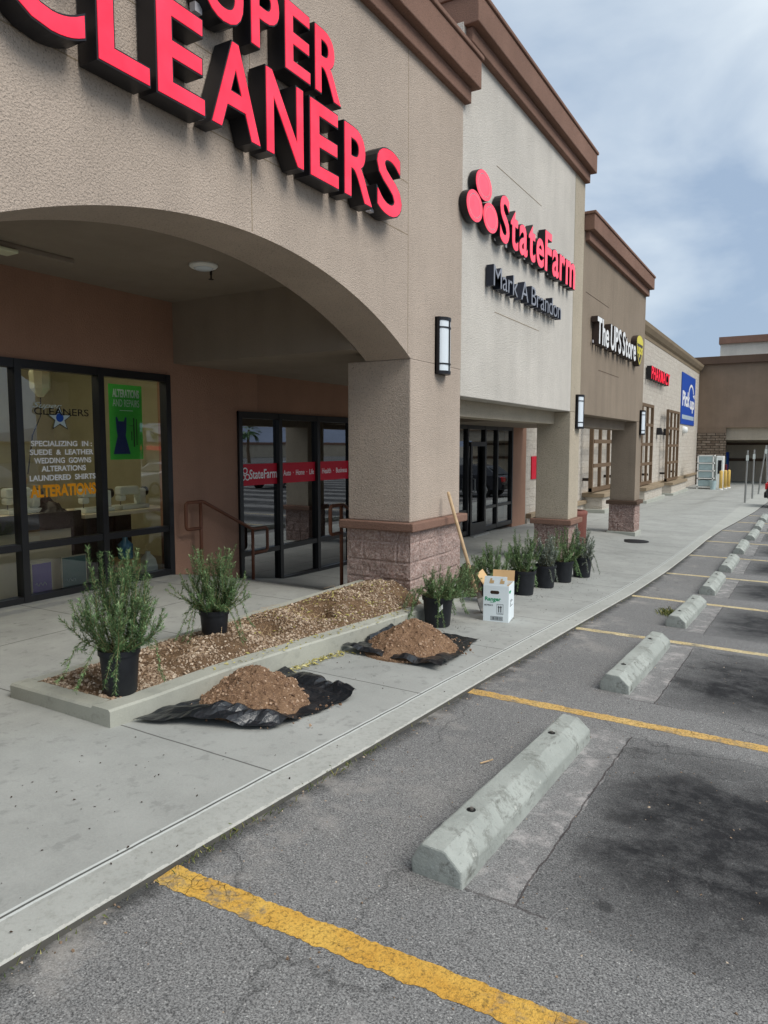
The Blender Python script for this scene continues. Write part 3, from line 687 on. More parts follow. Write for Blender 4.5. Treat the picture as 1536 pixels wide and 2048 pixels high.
# oval logo: three joined ovals
lg = thing('logo_sign', 'pink red logo of three joined ovals left of the insurance lettering', 'sign', (XS, 7.9, 2.3))
OV = [(8.02, 2.98, .24, .150, 0), (7.76, 2.68, .23, .155, 0), (8.235, 2.67, .235, .152, 0)]
for (cy, cz, ry, rz, _) in OV:
    def oval(x0, x1, k): return MB().loft([[(x, cy + math.cos(2 * math.pi * i / 40) * ry * k, cz + math.sin(2 * math.pi * i / 40) * rz * 1.12 * k) for i in range(40)] for x in (x0, x1)])
    o_ = oval(XS, XS + .085, 1).build('oval', 'black_can', lg)
    oval(XS + .083, XS + .091, .965).build('oval_face', 'pink_face', o_)
    mb = MB(); k = 40
    for i in range(k):
        t0, t1 = 2 * math.pi * i / k, 2 * math.pi * (i + 1) / k
        mb.quad(*[(XS + .0925, cy + math.cos(t) * ry * r_, cz + math.sin(t) * rz * 1.12 * r_) for t, r_ in ((t0, .70), (t1, .70), (t1, .75), (t0, .75))])
    mb.build('oval_ring', 'grey_face', o_)
letter_sign('channel_letter_sign', 'pink red insurance lettering beside the three ovals on the cream wall', 8.50, 11.80, 2.50, 3.06, 'StateFarm', XS, .10, .03, 'black_can', 'pink_face', gap=.045)
letter_sign('channel_letter_sign', "thin dark letters of the agent's name below the pink red lettering", 8.33, 11.10, 1.915, 2.18, 'Mark A Brandon', XS, .095, .004, 'blueblack', 'grey_face', gap=.06, wspace=.22)
letter_sign('channel_letter_sign', 'white letters of the parcel shop sign on the umber wall', 13.25, 16.62, 1.84, 2.31, 'The UPS Store', XS, .115, .032, 'brown_can', 'white_face', gap=.05, wspace=.2)
# shield
sh = thing('shield_sign', 'brown shield sign with yellow crown at the right end of the umber wall', 'sign', (XS, 17, 1.8))
def shield(k):
    pts = []
    for i in range(13): t = math.pi * i / 12; pts.append((17.05 - math.cos(t) * .36 * k, 2.28 + math.sin(t) * .16 * k))
    for i in range(1, 13): t = i / 12; pts.append((17.05 + .36 * k * math.cos(t * math.pi / 2) ** .8, 2.28 - .52 * k * t))
    for i in range(1, 12): t = 1 - i / 12; pts.append((17.05 - .36 * k * math.cos(t * math.pi / 2) ** .8, 2.28 - .52 * k * t))
    return pts
s_ = MB().loft([[(x, y, z) for y, z in shield(1)] for x in (XS, XS + .115)]).build('shield', 'brown_can', sh)
mb = MB().loft([[(x, y, z) for y, z in shield(.92) if z > 2.22] for x in (XS + .114, XS + .119)]); mb.build('crown', 'yellow_face', s_)
mb = MB(); text_mb(mb, 'ups', XS + .115, 16.76, 17.34, 1.95, 2.18, .006, .03); mb.build('lettering', 'yellow_face', s_)
rim = MB(); a_, b_ = shield(.95), shield(.86)
for i in range(len(a_) - 1): rim.quad(*[(XS + .1165, *p) for p in (a_[i], a_[i + 1], b_[i + 1], b_[i])])
rim.build('rim', 'yellow_face', s_)
XP = XW + .05
letter_sign('channel_letter_sign', 'red PHARMACY letters high on the pale block wall', 34.5, 39.5, 3.0, 3.58, 'PHARMACY', XP, .22, .03, 'black_can', 'red_face', gap=.06)
pk = thing('banner_sign', 'tall blue pickup sign high on the pale block wall', 'sign', (XP, 48, 2.7))
bx(XP - .04, XP, 45.3, 51.0, 1.24, 4.24).build('panel', 'blue', pk)
mb = MB(); text_mb(mb, 'Pick', XP, 45.6, 48.6, 2.3, 3.2, .01, .03); text_mb(mb, 'up', XP, 48.8, 50.7, 2.0, 2.75, .01, .03); mb.build('lettering', 'white_face', pk)
mb = MB()
for i in range(20):
    t0, t1 = R(195 - i * 9), R(195 - (i + 1) * 9)
    mb.quad(*[(XP + .006, 49.2 + math.cos(t) * r_, 3.05 + math.sin(t) * r_ * .62) for t, r_ in ((t0, 1.15), (t0, .9), (t1, .9), (t1, 1.15))])
mb.quad((XP + .006, 49.9, 3.1), (XP + .006, 50.75, 2.9), (XP + .006, 50.7, 3.2)); mb.build('arrow', 'white_face', pk)
mb = MB()
for y in frange(45.7, 50.3, .46): mb.box(XP, XP + .006, y, y + .34, 1.55, 1.8)
mb.build('small_print', 'silver_vinyl', pk)

# ------------------------------------------------------------------ wall lamps, small wall fittings
def sconce(label, y0, y1, z0, z1):
    r_ = thing('wall_lamp', label, 'lamp', (XF, (y0 + y1) / 2, z0), 'tall wall lamps on the columns')
    w = y1 - y0; cy = (y0 + y1) / 2; D = .10
    mb = MB(); n = 12
    rings = [[(XF + .03 + D * .75 * math.sin(math.pi * i / n), cy - math.cos(math.pi * i / n) * w * .44, z) for i in range(n + 1)] + [(XF + .02, cy, z)] for z in (z0 + .03, z1 - .03)]
    mb.loft(rings); mb.build('lamp_shade', 'sconce_glass', r_)
    f = MB()
    def band(za, zb, k=1.0):
        f.loft([[(XF + .003 + (D + .01) * k * math.sin(math.pi * i / n), cy - math.cos(math.pi * i / n) * w * .5 * k, z) for i in range(n + 1)] for z in (za, zb)])
    band(z0, z0 + .035); band(z1 - .035, z1); band(z0 + .1, z0 + .115); band(z1 - .115, z1 - .1)
    f.box(XF + .002, XF + .05, y0, y0 + .022, z0, z1); f.box(XF + .002, XF + .05, y1 - .022, y1, z0, z1)
    f.box(XF + .10, XF + .115, cy - .008, cy + .008, z0 + .03, z1 - .03)
    f.box(XF + .0, XF + .02, y0, y1, z0, z1)
    f.build('frame', 'black_can', r_)
sconce('tall opal wall lamp in a black frame on the tan arch column', 6.97, 7.23, .755, 1.35)
sconce('tall opal wall lamp in a black frame on the cream front column', 12.40, 12.68, .28, .86)
sconce('tall opal wall lamp in a black frame on the umber front column', 17.92, 18.2, .24, .82)
for y, lb in ((37.9, 'small black wedge light on the block wall, nearer the middle trellis'), (39.9, 'small black wedge light on the block wall, nearer the far trellis')):
    mb = MB(); mb.loft([[(XW + .02, y - .18, .5), (XW + .02, y + .18, .5), (XW + .02, y + .14, .85), (XW + .02, y - .14, .85)], [(XW + .3, y - .18, .5), (XW + .3, y + .18, .5), (XW + .2, y + .13, .85), (XW + .2, y - .13, .85)]])
    mb.build('wedge_light', 'black_can', label=lb, cat='lamp', group='wedge lights on the block wall', loc=(XW, y, .5), bevel=.01)
mb = MB(); mb.lathe((XW + .05, 46.6, .9), [(.05, -.22), (.2, -.15), (.24, 0), (.2, .15), (.05, .22)], 16); mb.build('alarm_bell', 'white', smooth=True, label='small white round alarm below the blue pickup sign', cat='alarm', loc=(XW, 46.6, .9))
cl = thing('ceiling_light', 'round white ceiling light under the arcade behind the arch', 'lamp', (-4.86, 5.03, 1.65))
MB().lathe((-4.86, 5.03, 1.65), [(.13, 0), (.13, -.015), (.115, -.03), (.10, -.034)], 28).build('trim_ring', 'white', cl, smooth=True)
MB().lathe((-4.86, 5.03, 1.62), [(.095, -.0), (.07, -.018), (.02, -.022)], 24).build('lamp_shade', 'sconce_glass', cl, smooth=True)
sp_ = MB(); sp_.lathe((-4.93, 5.2, 1.65), [(.035, 0), (.03, -.012), (.012, -.015), (.012, -.05), (.008, -.055), (.008, -.085), (.024, -.09), (.024, -.095)], 12)
sp_.build('sprinkler_head', 'dark_wood', label='small sprinkler head hanging behind the round ceiling light', cat='sprinkler', loc=(-4.93, 5.2, 1.65))
fl = thing('strip_light', 'unlit slim strip light on the arcade ceiling at the left edge', 'lamp', (-5.75, 3.6, 1.65))
bx(-5.80, -5.70, 3.0, 4.3, 1.60, 1.65).build('housing', 'soffit', fl, bevel=.01); bx(-5.83, -5.67, 3.3, 3.75, 1.565, 1.598).build('diffuser', 'jug', fl, bevel=.01)

# ------------------------------------------------------------------ handrails
def handrail(label, x, y0, slope_y, y1, z0, z1, full=True):
    r_ = thing('handrail', label, 'handrail', (x, y0, walk(x, y0)), 'brown handrails of the ramp')
    rr = .021
    def fil(pts, rad=.05):
        out = [Vector(pts[0])]
        for i in range(1, len(pts) - 1):
            p = Vector(pts[i]); a = (Vector(pts[i - 1]) - p).normalized(); b = (Vector(pts[i + 1]) - p).normalized()
            for k in range(6): t = k / 5; out.append((p + a * rad) * (1 - t) ** 2 + p * 2 * t * (1 - t) + (p + b * rad) * t * t)
        return out + [Vector(pts[-1])]
    MB().tube(fil([(x, y0 + .24, z0 - .32), (x, y0, z0 - .32), (x, y0, z0), (x, slope_y, z0), (x, y1 - .3, z1), (x, y1, z1), (x, y1, z1 - .32), (x, y1 - .3, z1 - .32)]), rr, 10).build('rail', 'railing', r_, smooth=True)
    for y, zt in ((slope_y - .04, z0), (y1 - .3, z1)): MB().tube([(x, y, walk(x, y) - .05), (x, y, zt)], rr, 10).build('post', 'railing', r_, smooth=True)
handrail('brown tube handrail sloping down beside the terracotta wall', -6.28, 6.12, 6.40, 7.60, -.68, -1.11)
handrail('brown tube handrail with its near loop showing left of the arch column', -4.55, 6.60, 6.86, 8.1, -.68, -1.11)

# ------------------------------------------------------------------ planter bed
def ptop(y): return side(-3.15, y) + .10 + .04 * min(1, max(0, (y - 2.5) / 1.0))
pl = thing('planter', 'long concrete kerbed planter bed in front of the arch column', 'planter', (-3.6, 4.4, -1.6))
def curb(path, w, name):
    mb = MB(); rings = []
    for (x, y, zt, zb, nx, ny) in path:
        rings.append([(x, y, zb), (x, y, zt - .012), (x - nx * .012, y - ny * .012, zt), (x - nx * (w - .01), y - ny * (w - .01), zt), (x - nx * w, y - ny * w, zt - .01), (x - nx * w, y - ny * w, zb)])
    mb.loft(rings); return mb.build(name, 'concrete_old', pl)
curb([(-3.15 - (.02 if y < 2.55 else 0), y, ptop(y), ptop(y) - .4, 1, 0) for y in frange(2.5, 6.42, .3)], .15, 'front_kerb')
curb([(x, 2.50, -1.425 + .0 * x, -1.9, 0, -1) for x in (-4.06, -3.7, -3.32)], .13, 'end_kerb')
curb([(-4.06, y, -1.43, -1.9, -1, 0) for y in frange(2.632, 6.42, .5)], .12, 'back_kerb')
def vnoise(seed):
    g = np.random.RandomState(seed).rand(64, 64)
    def f(x, y):
        i, j = math.floor(x), math.floor(y); a, b = x - i, y - j; a, b = a * a * (3 - 2 * a), b * b * (3 - 2 * b)
        G = lambda p, q: g[p % 64, q % 64]
        return (G(i, j) * (1 - a) + G(i + 1, j) * a) * (1 - b) + (G(i, j + 1) * (1 - a) + G(i + 1, j + 1) * a) * b - .5
    return f
VB = vnoise(314)
def bed_z(x, y):
    v = (x + 3.94) / .64; c_ = -1.435 * (1 - v) + (ptop(y) - .015) * v
    en = min(1, max(0, (y - 2.6) / .4)); en = en * en * (3 - 2 * en)
    z = c_ + .01 + en * .075 * math.sin(math.pi * min(1, max(0, v))) * (.6 + .5 * math.sin(y * 2.1 + 1) * math.sin(y * 1.3))
    z += en * (VB(x * 7, y * 5) * .07 + VB(x * 16, y * 14) * .035) * math.sin(math.pi * min(1, max(0, v)))
    for (hx, hy, hd, hr) in ((-3.66, 5.05, .18, .19), (-3.62, 4.35, .11, .16)): z -= hd * math.exp(-((x - hx) ** 2 + (y - hy) ** 2) / hr ** 2 * 1.6)
    for (hx, hy, hd, hr) in ((-3.62, 5.5, .05, .25), (-3.6, 4.55, .05, .22), (-3.65, 3.7, .04, .3)): z += hd * math.exp(-((x - hx) ** 2 + (y - hy) ** 2) / hr ** 2 * 1.6)
    return z
mb = MB(); us = frange(-3.95, -3.29, .03); vs_ = frange(2.60, 6.42, .04); nn = len(us)
mb.v = [(x, y, bed_z(x, y)) for y in vs_ for x in us]; mb.f = [(j * nn + i, j * nn + i + 1, (j + 1) * nn + i + 1, (j + 1) * nn + i) for j in range(len(vs_) - 1) for i in range(nn - 1)]
mb.build('bed_soil', 'bed', pl, smooth=True)
OCT = np.array([(1, 0, 0), (-1, 0, 0), (0, 1, 0), (0, -1, 0), (0, 0, 1), (0, 0, -1)], float)
OCF = [(0, 2, 4), (2, 1, 4), (1, 3, 4), (3, 0, 4), (2, 0, 5), (1, 2, 5), (3, 1, 5), (0, 3, 5)]
CUB = np.array([(-1, -1, -1), (1, -1, -1), (1, 1, -1), (-1, 1, -1), (-.7, -.7, 1), (.7, -.7, 1), (.7, .7, 1), (-.7, .7, 1)], float)
CUF = [(0, 3, 2, 1), (4, 5, 6, 7), (0, 1, 5, 4), (1, 2, 6, 5), (2, 3, 7, 6), (3, 0, 4, 7)]
NR = np.random.RandomState(11)
def stones(pts, r0, r1, flat=.7):
    mb = MB()
    for p in pts:
        r = r0 + (r1 - r0) * NR.rand() ** 2.2
        V = (CUB if NR.rand() < .6 else OCT * 1.2); V = V + NR.uniform(-.3, .3, V.shape)
        q = NR.normal(size=3) * .7; ca, sa = math.cos(q[0] * 3), math.sin(q[0] * 3); cb, sb = math.cos(q[1]), math.sin(q[1])
        Rz = np.array([[ca, -sa, 0], [sa, ca, 0], [0, 0, 1]]); Rx = np.array([[1, 0, 0], [0, cb, -sb], [0, sb, cb]])
        V = (V * np.array([1, NR.uniform(.6, 1), flat * NR.uniform(.7, 1.1)])) @ (Rx @ Rz).T * r * .75
        mb.add((V + np.array(p)).tolist(), CUF if len(V) == 8 else OCF)
    return mb
def in_hole(x, y): return ((x + 3.66) ** 2 + (y - 5.05) ** 2 < .15 ** 2) or ((x + 3.62) ** 2 + (y - 4.35) ** 2 < .10 ** 2)
pts = []
while len(pts) < 9500:
    x, y = NR.uniform(-3.94, -3.29), 2.62 + 3.8 * NR.rand() ** 1.15
    if in_hole(x, y) and NR.rand() < .85: continue
    if VB(x * 6 + 40, y * 4) > .12 and NR.rand() < .75: continue
    if 4.7 < y < 5.5 and NR.rand() < .4: continue
    pts.append((x, y, bed_z(x, y) + .003))
stones(pts, .006, .017).build('gravel', 'pebble', label='tan gravel filling the kerbed planter bed', cat='gravel', kind='stuff')
def leaf_quads(pts, L0, L1, ratio=.32, seed=1):
    rg = random.Random(seed); mb = MB()
    for (x, y, z) in pts:
        a = rg.uniform(0, 6.28); L = rg.uniform(L0, L1); w = L * ratio; t = rg.uniform(-.5, .5); q = rg.uniform(.1, .6) * L
        ux, uy = math.cos(a), math.sin(a)
        mb.add([(x - ux * L / 2, y - uy * L / 2, z), (x - uy * w / 2, y + ux * w / 2, z + q * .5 + t * w), (x + ux * L / 2, y + uy * L / 2, z + q * .6), (x + uy * w / 2, y - ux * w / 2, z + q * .5 - t * w)], [(0, 1, 2), (0, 2, 3)])
    return mb
pts = []
for _ in range(420):
    y = NR.normal(5.35, .55); x = NR.uniform(-3.9, -3.3)
    if 2.7 < y < 6.35: pts.append((x, y, bed_z(x, y) + .01))
for _ in range(140):
    y = NR.uniform(3.3, 6); x = -3.22 + NR.normal() * .05; pts.append((x, y, bed_z(-3.3, y) + .004))
for _ in range(230):
    y = NR.uniform(3.85, 4.65); x = -3.115 + abs(NR.normal()) * .035; pts.append((x, y, side(x, y) + .004 + NR.rand() * .015))
for _ in range(40):
    y = NR.uniform(4.4, 5.0); x = -3.1 + abs(NR.normal()) * .05; pts.append((x, y, side(x, y) + .006))
leaf_quads(pts, .015, .045).build('leaf_litter', 'litter', label='yellow green fallen leaves along the planter kerb', cat='leaves', kind='stuff')
pts = []
for _ in range(260):
    y = 1.2 + 10 * NR.rand() ** 1.5; x = NR.uniform(-3.0, -1.95); pts.append((x, y, side(x, y) + .002))
for px_, py_, n_ in ((-2.98, 6.12, 70), (-3.0, 8.62, 120), (-2.99, 9.45, 110), (-2.95, 10.15, 90), (-2.86, 10.85, 60)):
    for _ in range(n_):
        a = NR.uniform(0, 6.283); q = .16 + abs(NR.normal()) * .12; x, y = px_ + math.cos(a) * q, py_ + math.sin(a) * q; pts.append((x, y, side(x, y) + .003))
leaf_quads(pts, .004, .016, .6, 4).build('debris', 'soil', label='dark crumbs and bits scattered over the concrete walk', cat='debris', kind='stuff')

# dry twigs in the bed
mb = MB(); rg = random.Random(3)
for _ in range(70):
    x, y = rg.uniform(-3.8, -3.4), rg.gauss(4.5, .5)
    if not 2.8 < y < 6.2: continue
    a = rg.uniform(0, 6.28); L = rg.uniform(.06, .2); z = bed_z(x, y) + .01
    mb.tube([(x, y, z), (x + math.cos(a) * L * .5, y + math.sin(a) * L * .5, z + rg.uniform(.01, .07)), (x + math.cos(a + .4) * L, y + math.sin(a + .4) * L, z + rg.uniform(0, .05))], .0014, 4)
mb.build('twigs', 'wood', label='thin dry twigs lying on the planter gravel', cat='twigs', kind='stuff')

# ------------------------------------------------------------------ dug soil on black sheeting
def pile(name, label, cx, cy, rx, ry, h, seed, lumps=()):
    root = thing(name, label, 'soil pile', (cx, cy, side(cx, cy))); f = vnoise(seed)
    def hz(x, y):
        a = math.atan2((y - cy) / ry, (x - cx) / rx); r_ = math.hypot((x - cx) / rx, (y - cy) / ry) / (1 + .22 * f(a * 1.6 + 9, 3) * 2)
        k = max(0, 1 - r_); z = h * (k ** 1.05 if k < .8 else .8 ** 1.05 + (k - .8) * .5)
        for (lx, ly, lh, lr) in lumps: z += lh * math.exp(-((x - lx) ** 2 + (y - ly) ** 2) / lr ** 2) * (1 if k > 0 else 0)
        if k > 0: z += (f(x * 14, y * 14) * .035 + f(x * 34, y * 34) * .022 + f(x * 80, y * 80) * .014) * min(1, k * 5)
        return side(x, y) + .012 + z if k > 0 else side(x, y) - .02
    N = 110; mb = MB()
    mb.v = [(x, y, hz(x, y)) for y in np.linspace(cy - ry * 1.3, cy + ry * 1.3, N) for x in np.linspace(cx - rx * 1.3, cx + rx * 1.3, N)]
    base = side(cx, cy) - .5
    for j in range(N - 1):
        for i in range(N - 1):
            q = (j * N + i, j * N + i + 1, (j + 1) * N + i + 1, (j + 1) * N + i)
            if max(mb.v[k][2] - side(mb.v[k][0], mb.v[k][1]) for k in q) > 0: mb.f.append(q)
    mb.build('soil', 'dirt', root)
    pts = []
    while len(pts) < 1100:
        x, y = NR.uniform(cx - rx, cx + rx), NR.uniform(cy - ry, cy + ry); z = hz(x, y)
        if z > side(x, y) + .02: pts.append((x, y, z))
    for _ in range(130):
        a = NR.uniform(0, 6.283); q = 1 + abs(NR.normal()) * .18; x, y = cx + math.cos(a) * rx * q * .95, cy + math.sin(a) * ry * q * .95
        if x > -3.12: pts.append((x, y, max(hz(x, y), side(x, y) + .02)))
    stones(pts, .004, .015).build('clods', 'clod', root).__setitem__('kind', 'stuff')
    return root
def sheeting(label, corners, seed, fold, name='plastic_sheet'):
    A, B, C, D = [Vector((*c, 0)) for c in corners]; f = vnoise(seed); rg = np.random.RandomState(seed); N = 34; mb = MB()
    for j in range(N + 1):
        for i in range(N + 1):
            u, v = i / N, j / N; p = (A * (1 - u) + B * u) * (1 - v) + (D * (1 - u) + C * u) * v
            ed = min(u, v, 1 - u, 1 - v); w = max(0, 1 - ed * 6)
            x = p.x + f(u * 6, v * 6) * .05 * w; y = p.y + f(u * 6 + 20, v * 6) * .05 * w
            z = side(x, y) + .006 + abs(f(u * 3.3, v * 4 + 7)) * .07 + abs(f(u * 8 + 3, v * 11)) * .03 + abs(f(u * 19 + 3, v * 15)) * .008 + fold(u, v) * (.6 + 1.1 * abs(f(u * 8 + 5, v * 6)) * 2)
            if u < .06: x = max(x, -3.14)
            mb.v.append((x, y, z))
    n = N + 1
    for j in range(N):
        for i in range(N):
            a, b, c_, d_ = j * n + i, j * n + i + 1, (j + 1) * n + i + 1, (j + 1) * n + i
            mb.f += [(a, b, c_), (a, c_, d_)] if (i + j) % 2 else [(a, b, d_), (b, c_, d_)]
    o = mb.build(name, 'bag', label=label, cat='plastic sheet', loc=tuple(corners[0]) + (-1.6,))
    s = o.modifiers.new('solid', 'SOLIDIFY'); s.thickness = .002
    return o
sheeting('crumpled black plastic sheet under the nearer soil heap, folded up at its near edge', [(-3.13, 2.62), (-2.44, 2.96), (-2.40, 3.78), (-3.10, 3.95)], 21,
         lambda u, v: .085 * math.exp(-((v - .13) / .10) ** 2) * math.exp(-((u - .55) / .42) ** 2) + .05 * math.exp(-((v - .95) / .06) ** 2) * u)
sheeting('flatter black plastic sheet under the farther soil heap', [(-3.12, 4.68), (-2.24, 4.66), (-2.42, 5.78), (-3.12, 5.62)], 33,
         lambda u, v: .035 * math.exp(-((v - .06) / .06) ** 2) + .06 * math.exp(-((u - .03) / .05) ** 2) * (v > .4))
pile('dirt_pile', 'nearer heap of dug brown soil on crumpled black plastic', -2.82, 3.32, .40, .42, .205, 5, [(-3.0, 3.42, .04, .12)])
pile('dirt_pile', 'farther peaked heap of dug brown soil on flat black plastic', -2.73, 5.18, .39, .46, .27, 8)
mb = MB(); f = vnoise(77); N = 40
for j in range(N):
    for i in range(N):
        u, v = i / (N - 1), j / (N - 1); x, y = -4.2 + u * .95, 7.75 + v * 1.5; r_ = math.hypot(u - .5, v - .5) * 2
        mb.v.append((x, y, walk(x, y) - .02 + max(0, 1 - r_) * .42 + f(x * 16, y * 16) * .07 * (r_ < 1) + f(x * 40, y * 40) * .04 * (r_ < 1)))
mb.f = [(j * N + i, j * N + i + 1, (j + 1) * N + i + 1, (j + 1) * N + i) for j in range(N - 1) for i in range(N - 1)]
mm = mb.build('dirt_pile', 'soil', label='dark brown mulch heap behind the arch column', cat='soil pile', loc=(-3.7, 8.5, -1.9))

# ------------------------------------------------------------------ potted rosemary
def rosemary(label, px, py, pz, pr_, ph, n, H, spread, seed, leaf='rosemary', group='potted rosemary shrubs along the walk', lean=(0, 0), tilt=0, droop=.15, sticker=False, needle=.024):
    root = thing('potted_shrub', label, 'potted plant', (px, py, pz), group); rg = random.Random(seed)
    rt, rb = pr_, pr_ * .82
    pot = MB().lathe((px, py, pz), [(rb * .9, 0), (rb, .01), (rt * .965, ph - .035), (rt * 1.04, ph - .033), (rt * 1.05, ph), (rt * .97, ph), (rt * .95, ph - .03), (rb * .9, .03)], 32)
    po = pot.build('pot', 'black_pot', root, smooth=False)
    for p in po.data.polygons: p.use_smooth = True
    b = po.modifiers.new('edge', 'EDGE_SPLIT'); b.split_angle = R(40)
    MB().lathe((px, py, pz + ph - .035), [(rt * .95, 0), (rt * .6, .012), (.01, .02)], 20).build('soil', 'soil', root, smooth=True)
    if sticker:
        a = R(-60); st = MB(); rr = rt * .955 + .002
        for k in range(4):
            t0, t1 = a + k * .07, a + (k + 1) * .07
            st.quad(*[(px + math.cos(t) * rr, py + math.sin(t) * rr, pz + ph * (.62 + dz) + (t - a) * .12) for t, dz in ((t0, -.07), (t1, -.07), (t1, .08), (t0, .08))])
        st.build('price_sticker', 'white', po)
    st = MB(); lf = []; lv = []
    def needles(path, dens, l0):
        for i in range(len(path) - 1):
            p, q = path[i], path[i + 1]; d = q - p; L = d.length
            if L < 1e-5: continue
            d.normalize(); up = d.orthogonal().normalized(); w = d.cross(up)
            for k in range(max(1, int(L * dens))):
                t = rg.random(); c = p + (q - p) * t; a = rg.uniform(0, 6.283)
                rd = up * math.cos(a) + w * math.sin(a); e_ = (rd * rg.uniform(.6, 1) + d * rg.uniform(.35, .95)).normalized()
                ln = l0 * rg.uniform(.65, 1.2); sd_ = e_.cross(d)
                if sd_.length < 1e-4: sd_ = up
                sd_ = sd_.normalized() * (ln * .058 + .0007)
                b0 = len(lv); lv.extend([tuple(c), tuple(c + e_ * ln * .55 + sd_), tuple(c + e_ * ln), tuple(c + e_ * ln * .55 - sd_)]); lf.append((b0, b0 + 1, b0 + 2, b0 + 3))
    for s in range(n):
        a = rg.uniform(0, 6.283); k = rg.random(); r0 = rt * .55 * math.sqrt(rg.random())
        p = Vector((px + math.cos(a) * r0, py + math.sin(a) * r0, pz + ph - .02))
        tall = s < n * .30; hang = s > n * (1 - droop)
        h = H * (rg.uniform(.72, 1.0) if tall else rg.uniform(.25, .68)); out = spread * (rg.uniform(.1, .55) if tall else rg.uniform(.35, 1.0))
        if hang: h = H * rg.uniform(-.02, .12); out = spread * rg.uniform(.7, 1.05)
        a2 = a + rg.uniform(-.6, .6); dx, dy = math.cos(a2) * out + lean[0] * abs(h), math.sin(a2) * out + lean[1] * abs(h)
        cx_, cy_ = math.cos(a2 + 1.57) * rg.uniform(-.04, .04), math.sin(a2 + 1.57) * rg.uniform(-.04, .04)
        path = []; m_ = 9
        for i in range(m_ + 1):
            t = i / m_
            z = h * (t ** 1.25 if not hang else 0) + (0 if not hang else (.10 * math.sin(math.pi * min(1, t * 1.3)) - (.0 + ph * rg_hang) * t ** 2.2)) if False else (h * t ** 1.2 if not hang else .1 * math.sin(math.pi * min(1, t * 1.25)) + (h - ph * .75) * t ** 2)
            o_ = (t ** .75 if not tall else t ** .8 * (1.15 - .15 * t))
            path.append(p + Vector((dx * o_ + cx_ * math.sin(t * 5), dy * o_ + cy_ * math.sin(t * 5), z + rg.uniform(-.004, .004))))
        st.tube(path, [.0032 * (1 - .7 * i / m_) for i in range(m_ + 1)], 5)
        needles(path[1:], 640, needle)
        for _ in range(rg.randint(1, 3)):
            i = rg.randint(2, m_ - 2); bp = path[i]; ba = rg.uniform(0, 6.283); bl = rg.uniform(.05, .15) * (H / .5)
            br = [bp + Vector((math.cos(ba) * bl * .45 * t, math.sin(ba) * bl * .45 * t, bl * t ** 1.2 * (1 if not hang else -.2))) for t in (0, .33, .66, 1)]
            st.tube(br, [.0018, .0015, .0012, .0008], 4); needles(br, 700, needle * .9)
    st.build('stems', 'stem', root)
    mb = MB(); mb.v = lv; mb.f = lf; mb.build('foliage', leaf, root)
    return root
zc = ptop(2.7)
rosemary('tall bushy rosemary in a black pot on the near corner of the planter kerb', -3.36, 2.73, -1.425,   .112, .265, 56, .62, .29, 101, droop=.10, needle=.027)
rosemary('dense rosemary in a black pot sunk in the planter gravel', -3.70, 3.86, bed_z(-3.7, 3.86) - .05, .105, .24, 66, .50, .29, 102, droop=.14, lean=(.05, -.1))
rosemary('rosemary leaning over the rim of a stickered black pot below the arch column', -2.98, 6.12, side(-3, 6.1), .145, .29, 80, .32, .34, 103, lean=(.45, .6), sticker=True, droop=.2)
for k, (x, y, lb, lf_, H, sp2, dr) in enumerate([
    (-3.06, 7.75, 'rosemary in the pot partly hidden behind the white carton', 'rosemary', .50, .28, .15),
    (-3.00, 8.62, 'rosemary with tall thin tips in the pot just right of the white carton', 'rosemary', .62, .24, .15),
    (-2.99, 9.45, 'greyish flowering rosemary in the middle pot of the row', 'rosemary_pale', .56, .18, .1),
    (-2.95, 10.15, 'wide sprawling rosemary in the last but one pot of the row', 'rosemary', .58, .36, .3),
    (-2.86, 10.85, 'rosemary in the pot at the far end of the row', 'rosemary_pale', .60, .24, .1)]):
    rosemary(lb, x, y, side(x, y), .15, .31, 40, H * .86, sp2 * .85, 200 + k, lf_, droop=dr, needle=.03)

# ------------------------------------------------------------------ carton, shovel, bin
bc = (-2.635, 6.83); bz = side(*bc); ang = R(10)
cb = thing('carton_box', 'open white carton with green lettering standing on the walk', 'box', (bc[0], bc[1], bz))
def BX(x0, x1, y0, y1, z0, z1): return bx(bc[0] + x0, bc[0] + x1, bc[1] + y0, bc[1] + y1, bz + z0, bz + z1)
w_, d_, h_ = .128, .15, .375
t_ = .005
body = MB()
for q in ((-w_, w_, -d_, -d_ + t_), (-w_, w_, d_ - t_, d_), (-w_, -w_ + t_, -d_ + t_, d_ - t_), (w_ - t_, w_, -d_ + t_, d_ - t_)): body.box(bc[0] + q[0], bc[0] + q[1], bc[1] + q[2], bc[1] + q[3], bz + .003, bz + h_)
body.box(bc[0] - w_ + t_, bc[0] + w_ - t_, bc[1] - d_ + t_, bc[1] + d_ - t_, bz + .003, bz + .01)
body.rot(ang, bc).build('body', 'carton', cb)
fl_ = MB()
fl_.add([(bc[0] - w_ + .004, bc[1] - d_ + .002, bz + h_), (bc[0] + w_ - .02, bc[1] - d_ + .002, bz + h_), (bc[0] + w_ - .02, bc[1] - d_ + .012, bz + h_ + .09), (bc[0] - w_ + .012, bc[1] - d_ + .012, bz + h_ + .09),
         (bc[0] - w_ + .004, bc[1] - d_ + .007, bz + h_), (bc[0] + w_ - .02, bc[1] - d_ + .007, bz + h_), (bc[0] + w_ - .02, bc[1] - d_ + .017, bz + h_ + .09), (bc[0] - w_ + .012, bc[1] - d_ + .017, bz + h_ + .09)], CUF)
fl_.rot(ang, bc).build('flap', 'carton', cb)
mb = MB()
for a in (-.07, .035): mb.add([(bc[0] + a + dx, bc[1] - d_ + yy_, bz + h_ + dz) for dx, dz, yy_ in ((0, .02, .0025), (.045, .02, .0025), (.05, .05, .0058), (.03, .05, .0058), (.03, .072, .008), (.012, .068, .0075))], [tuple(range(6))])
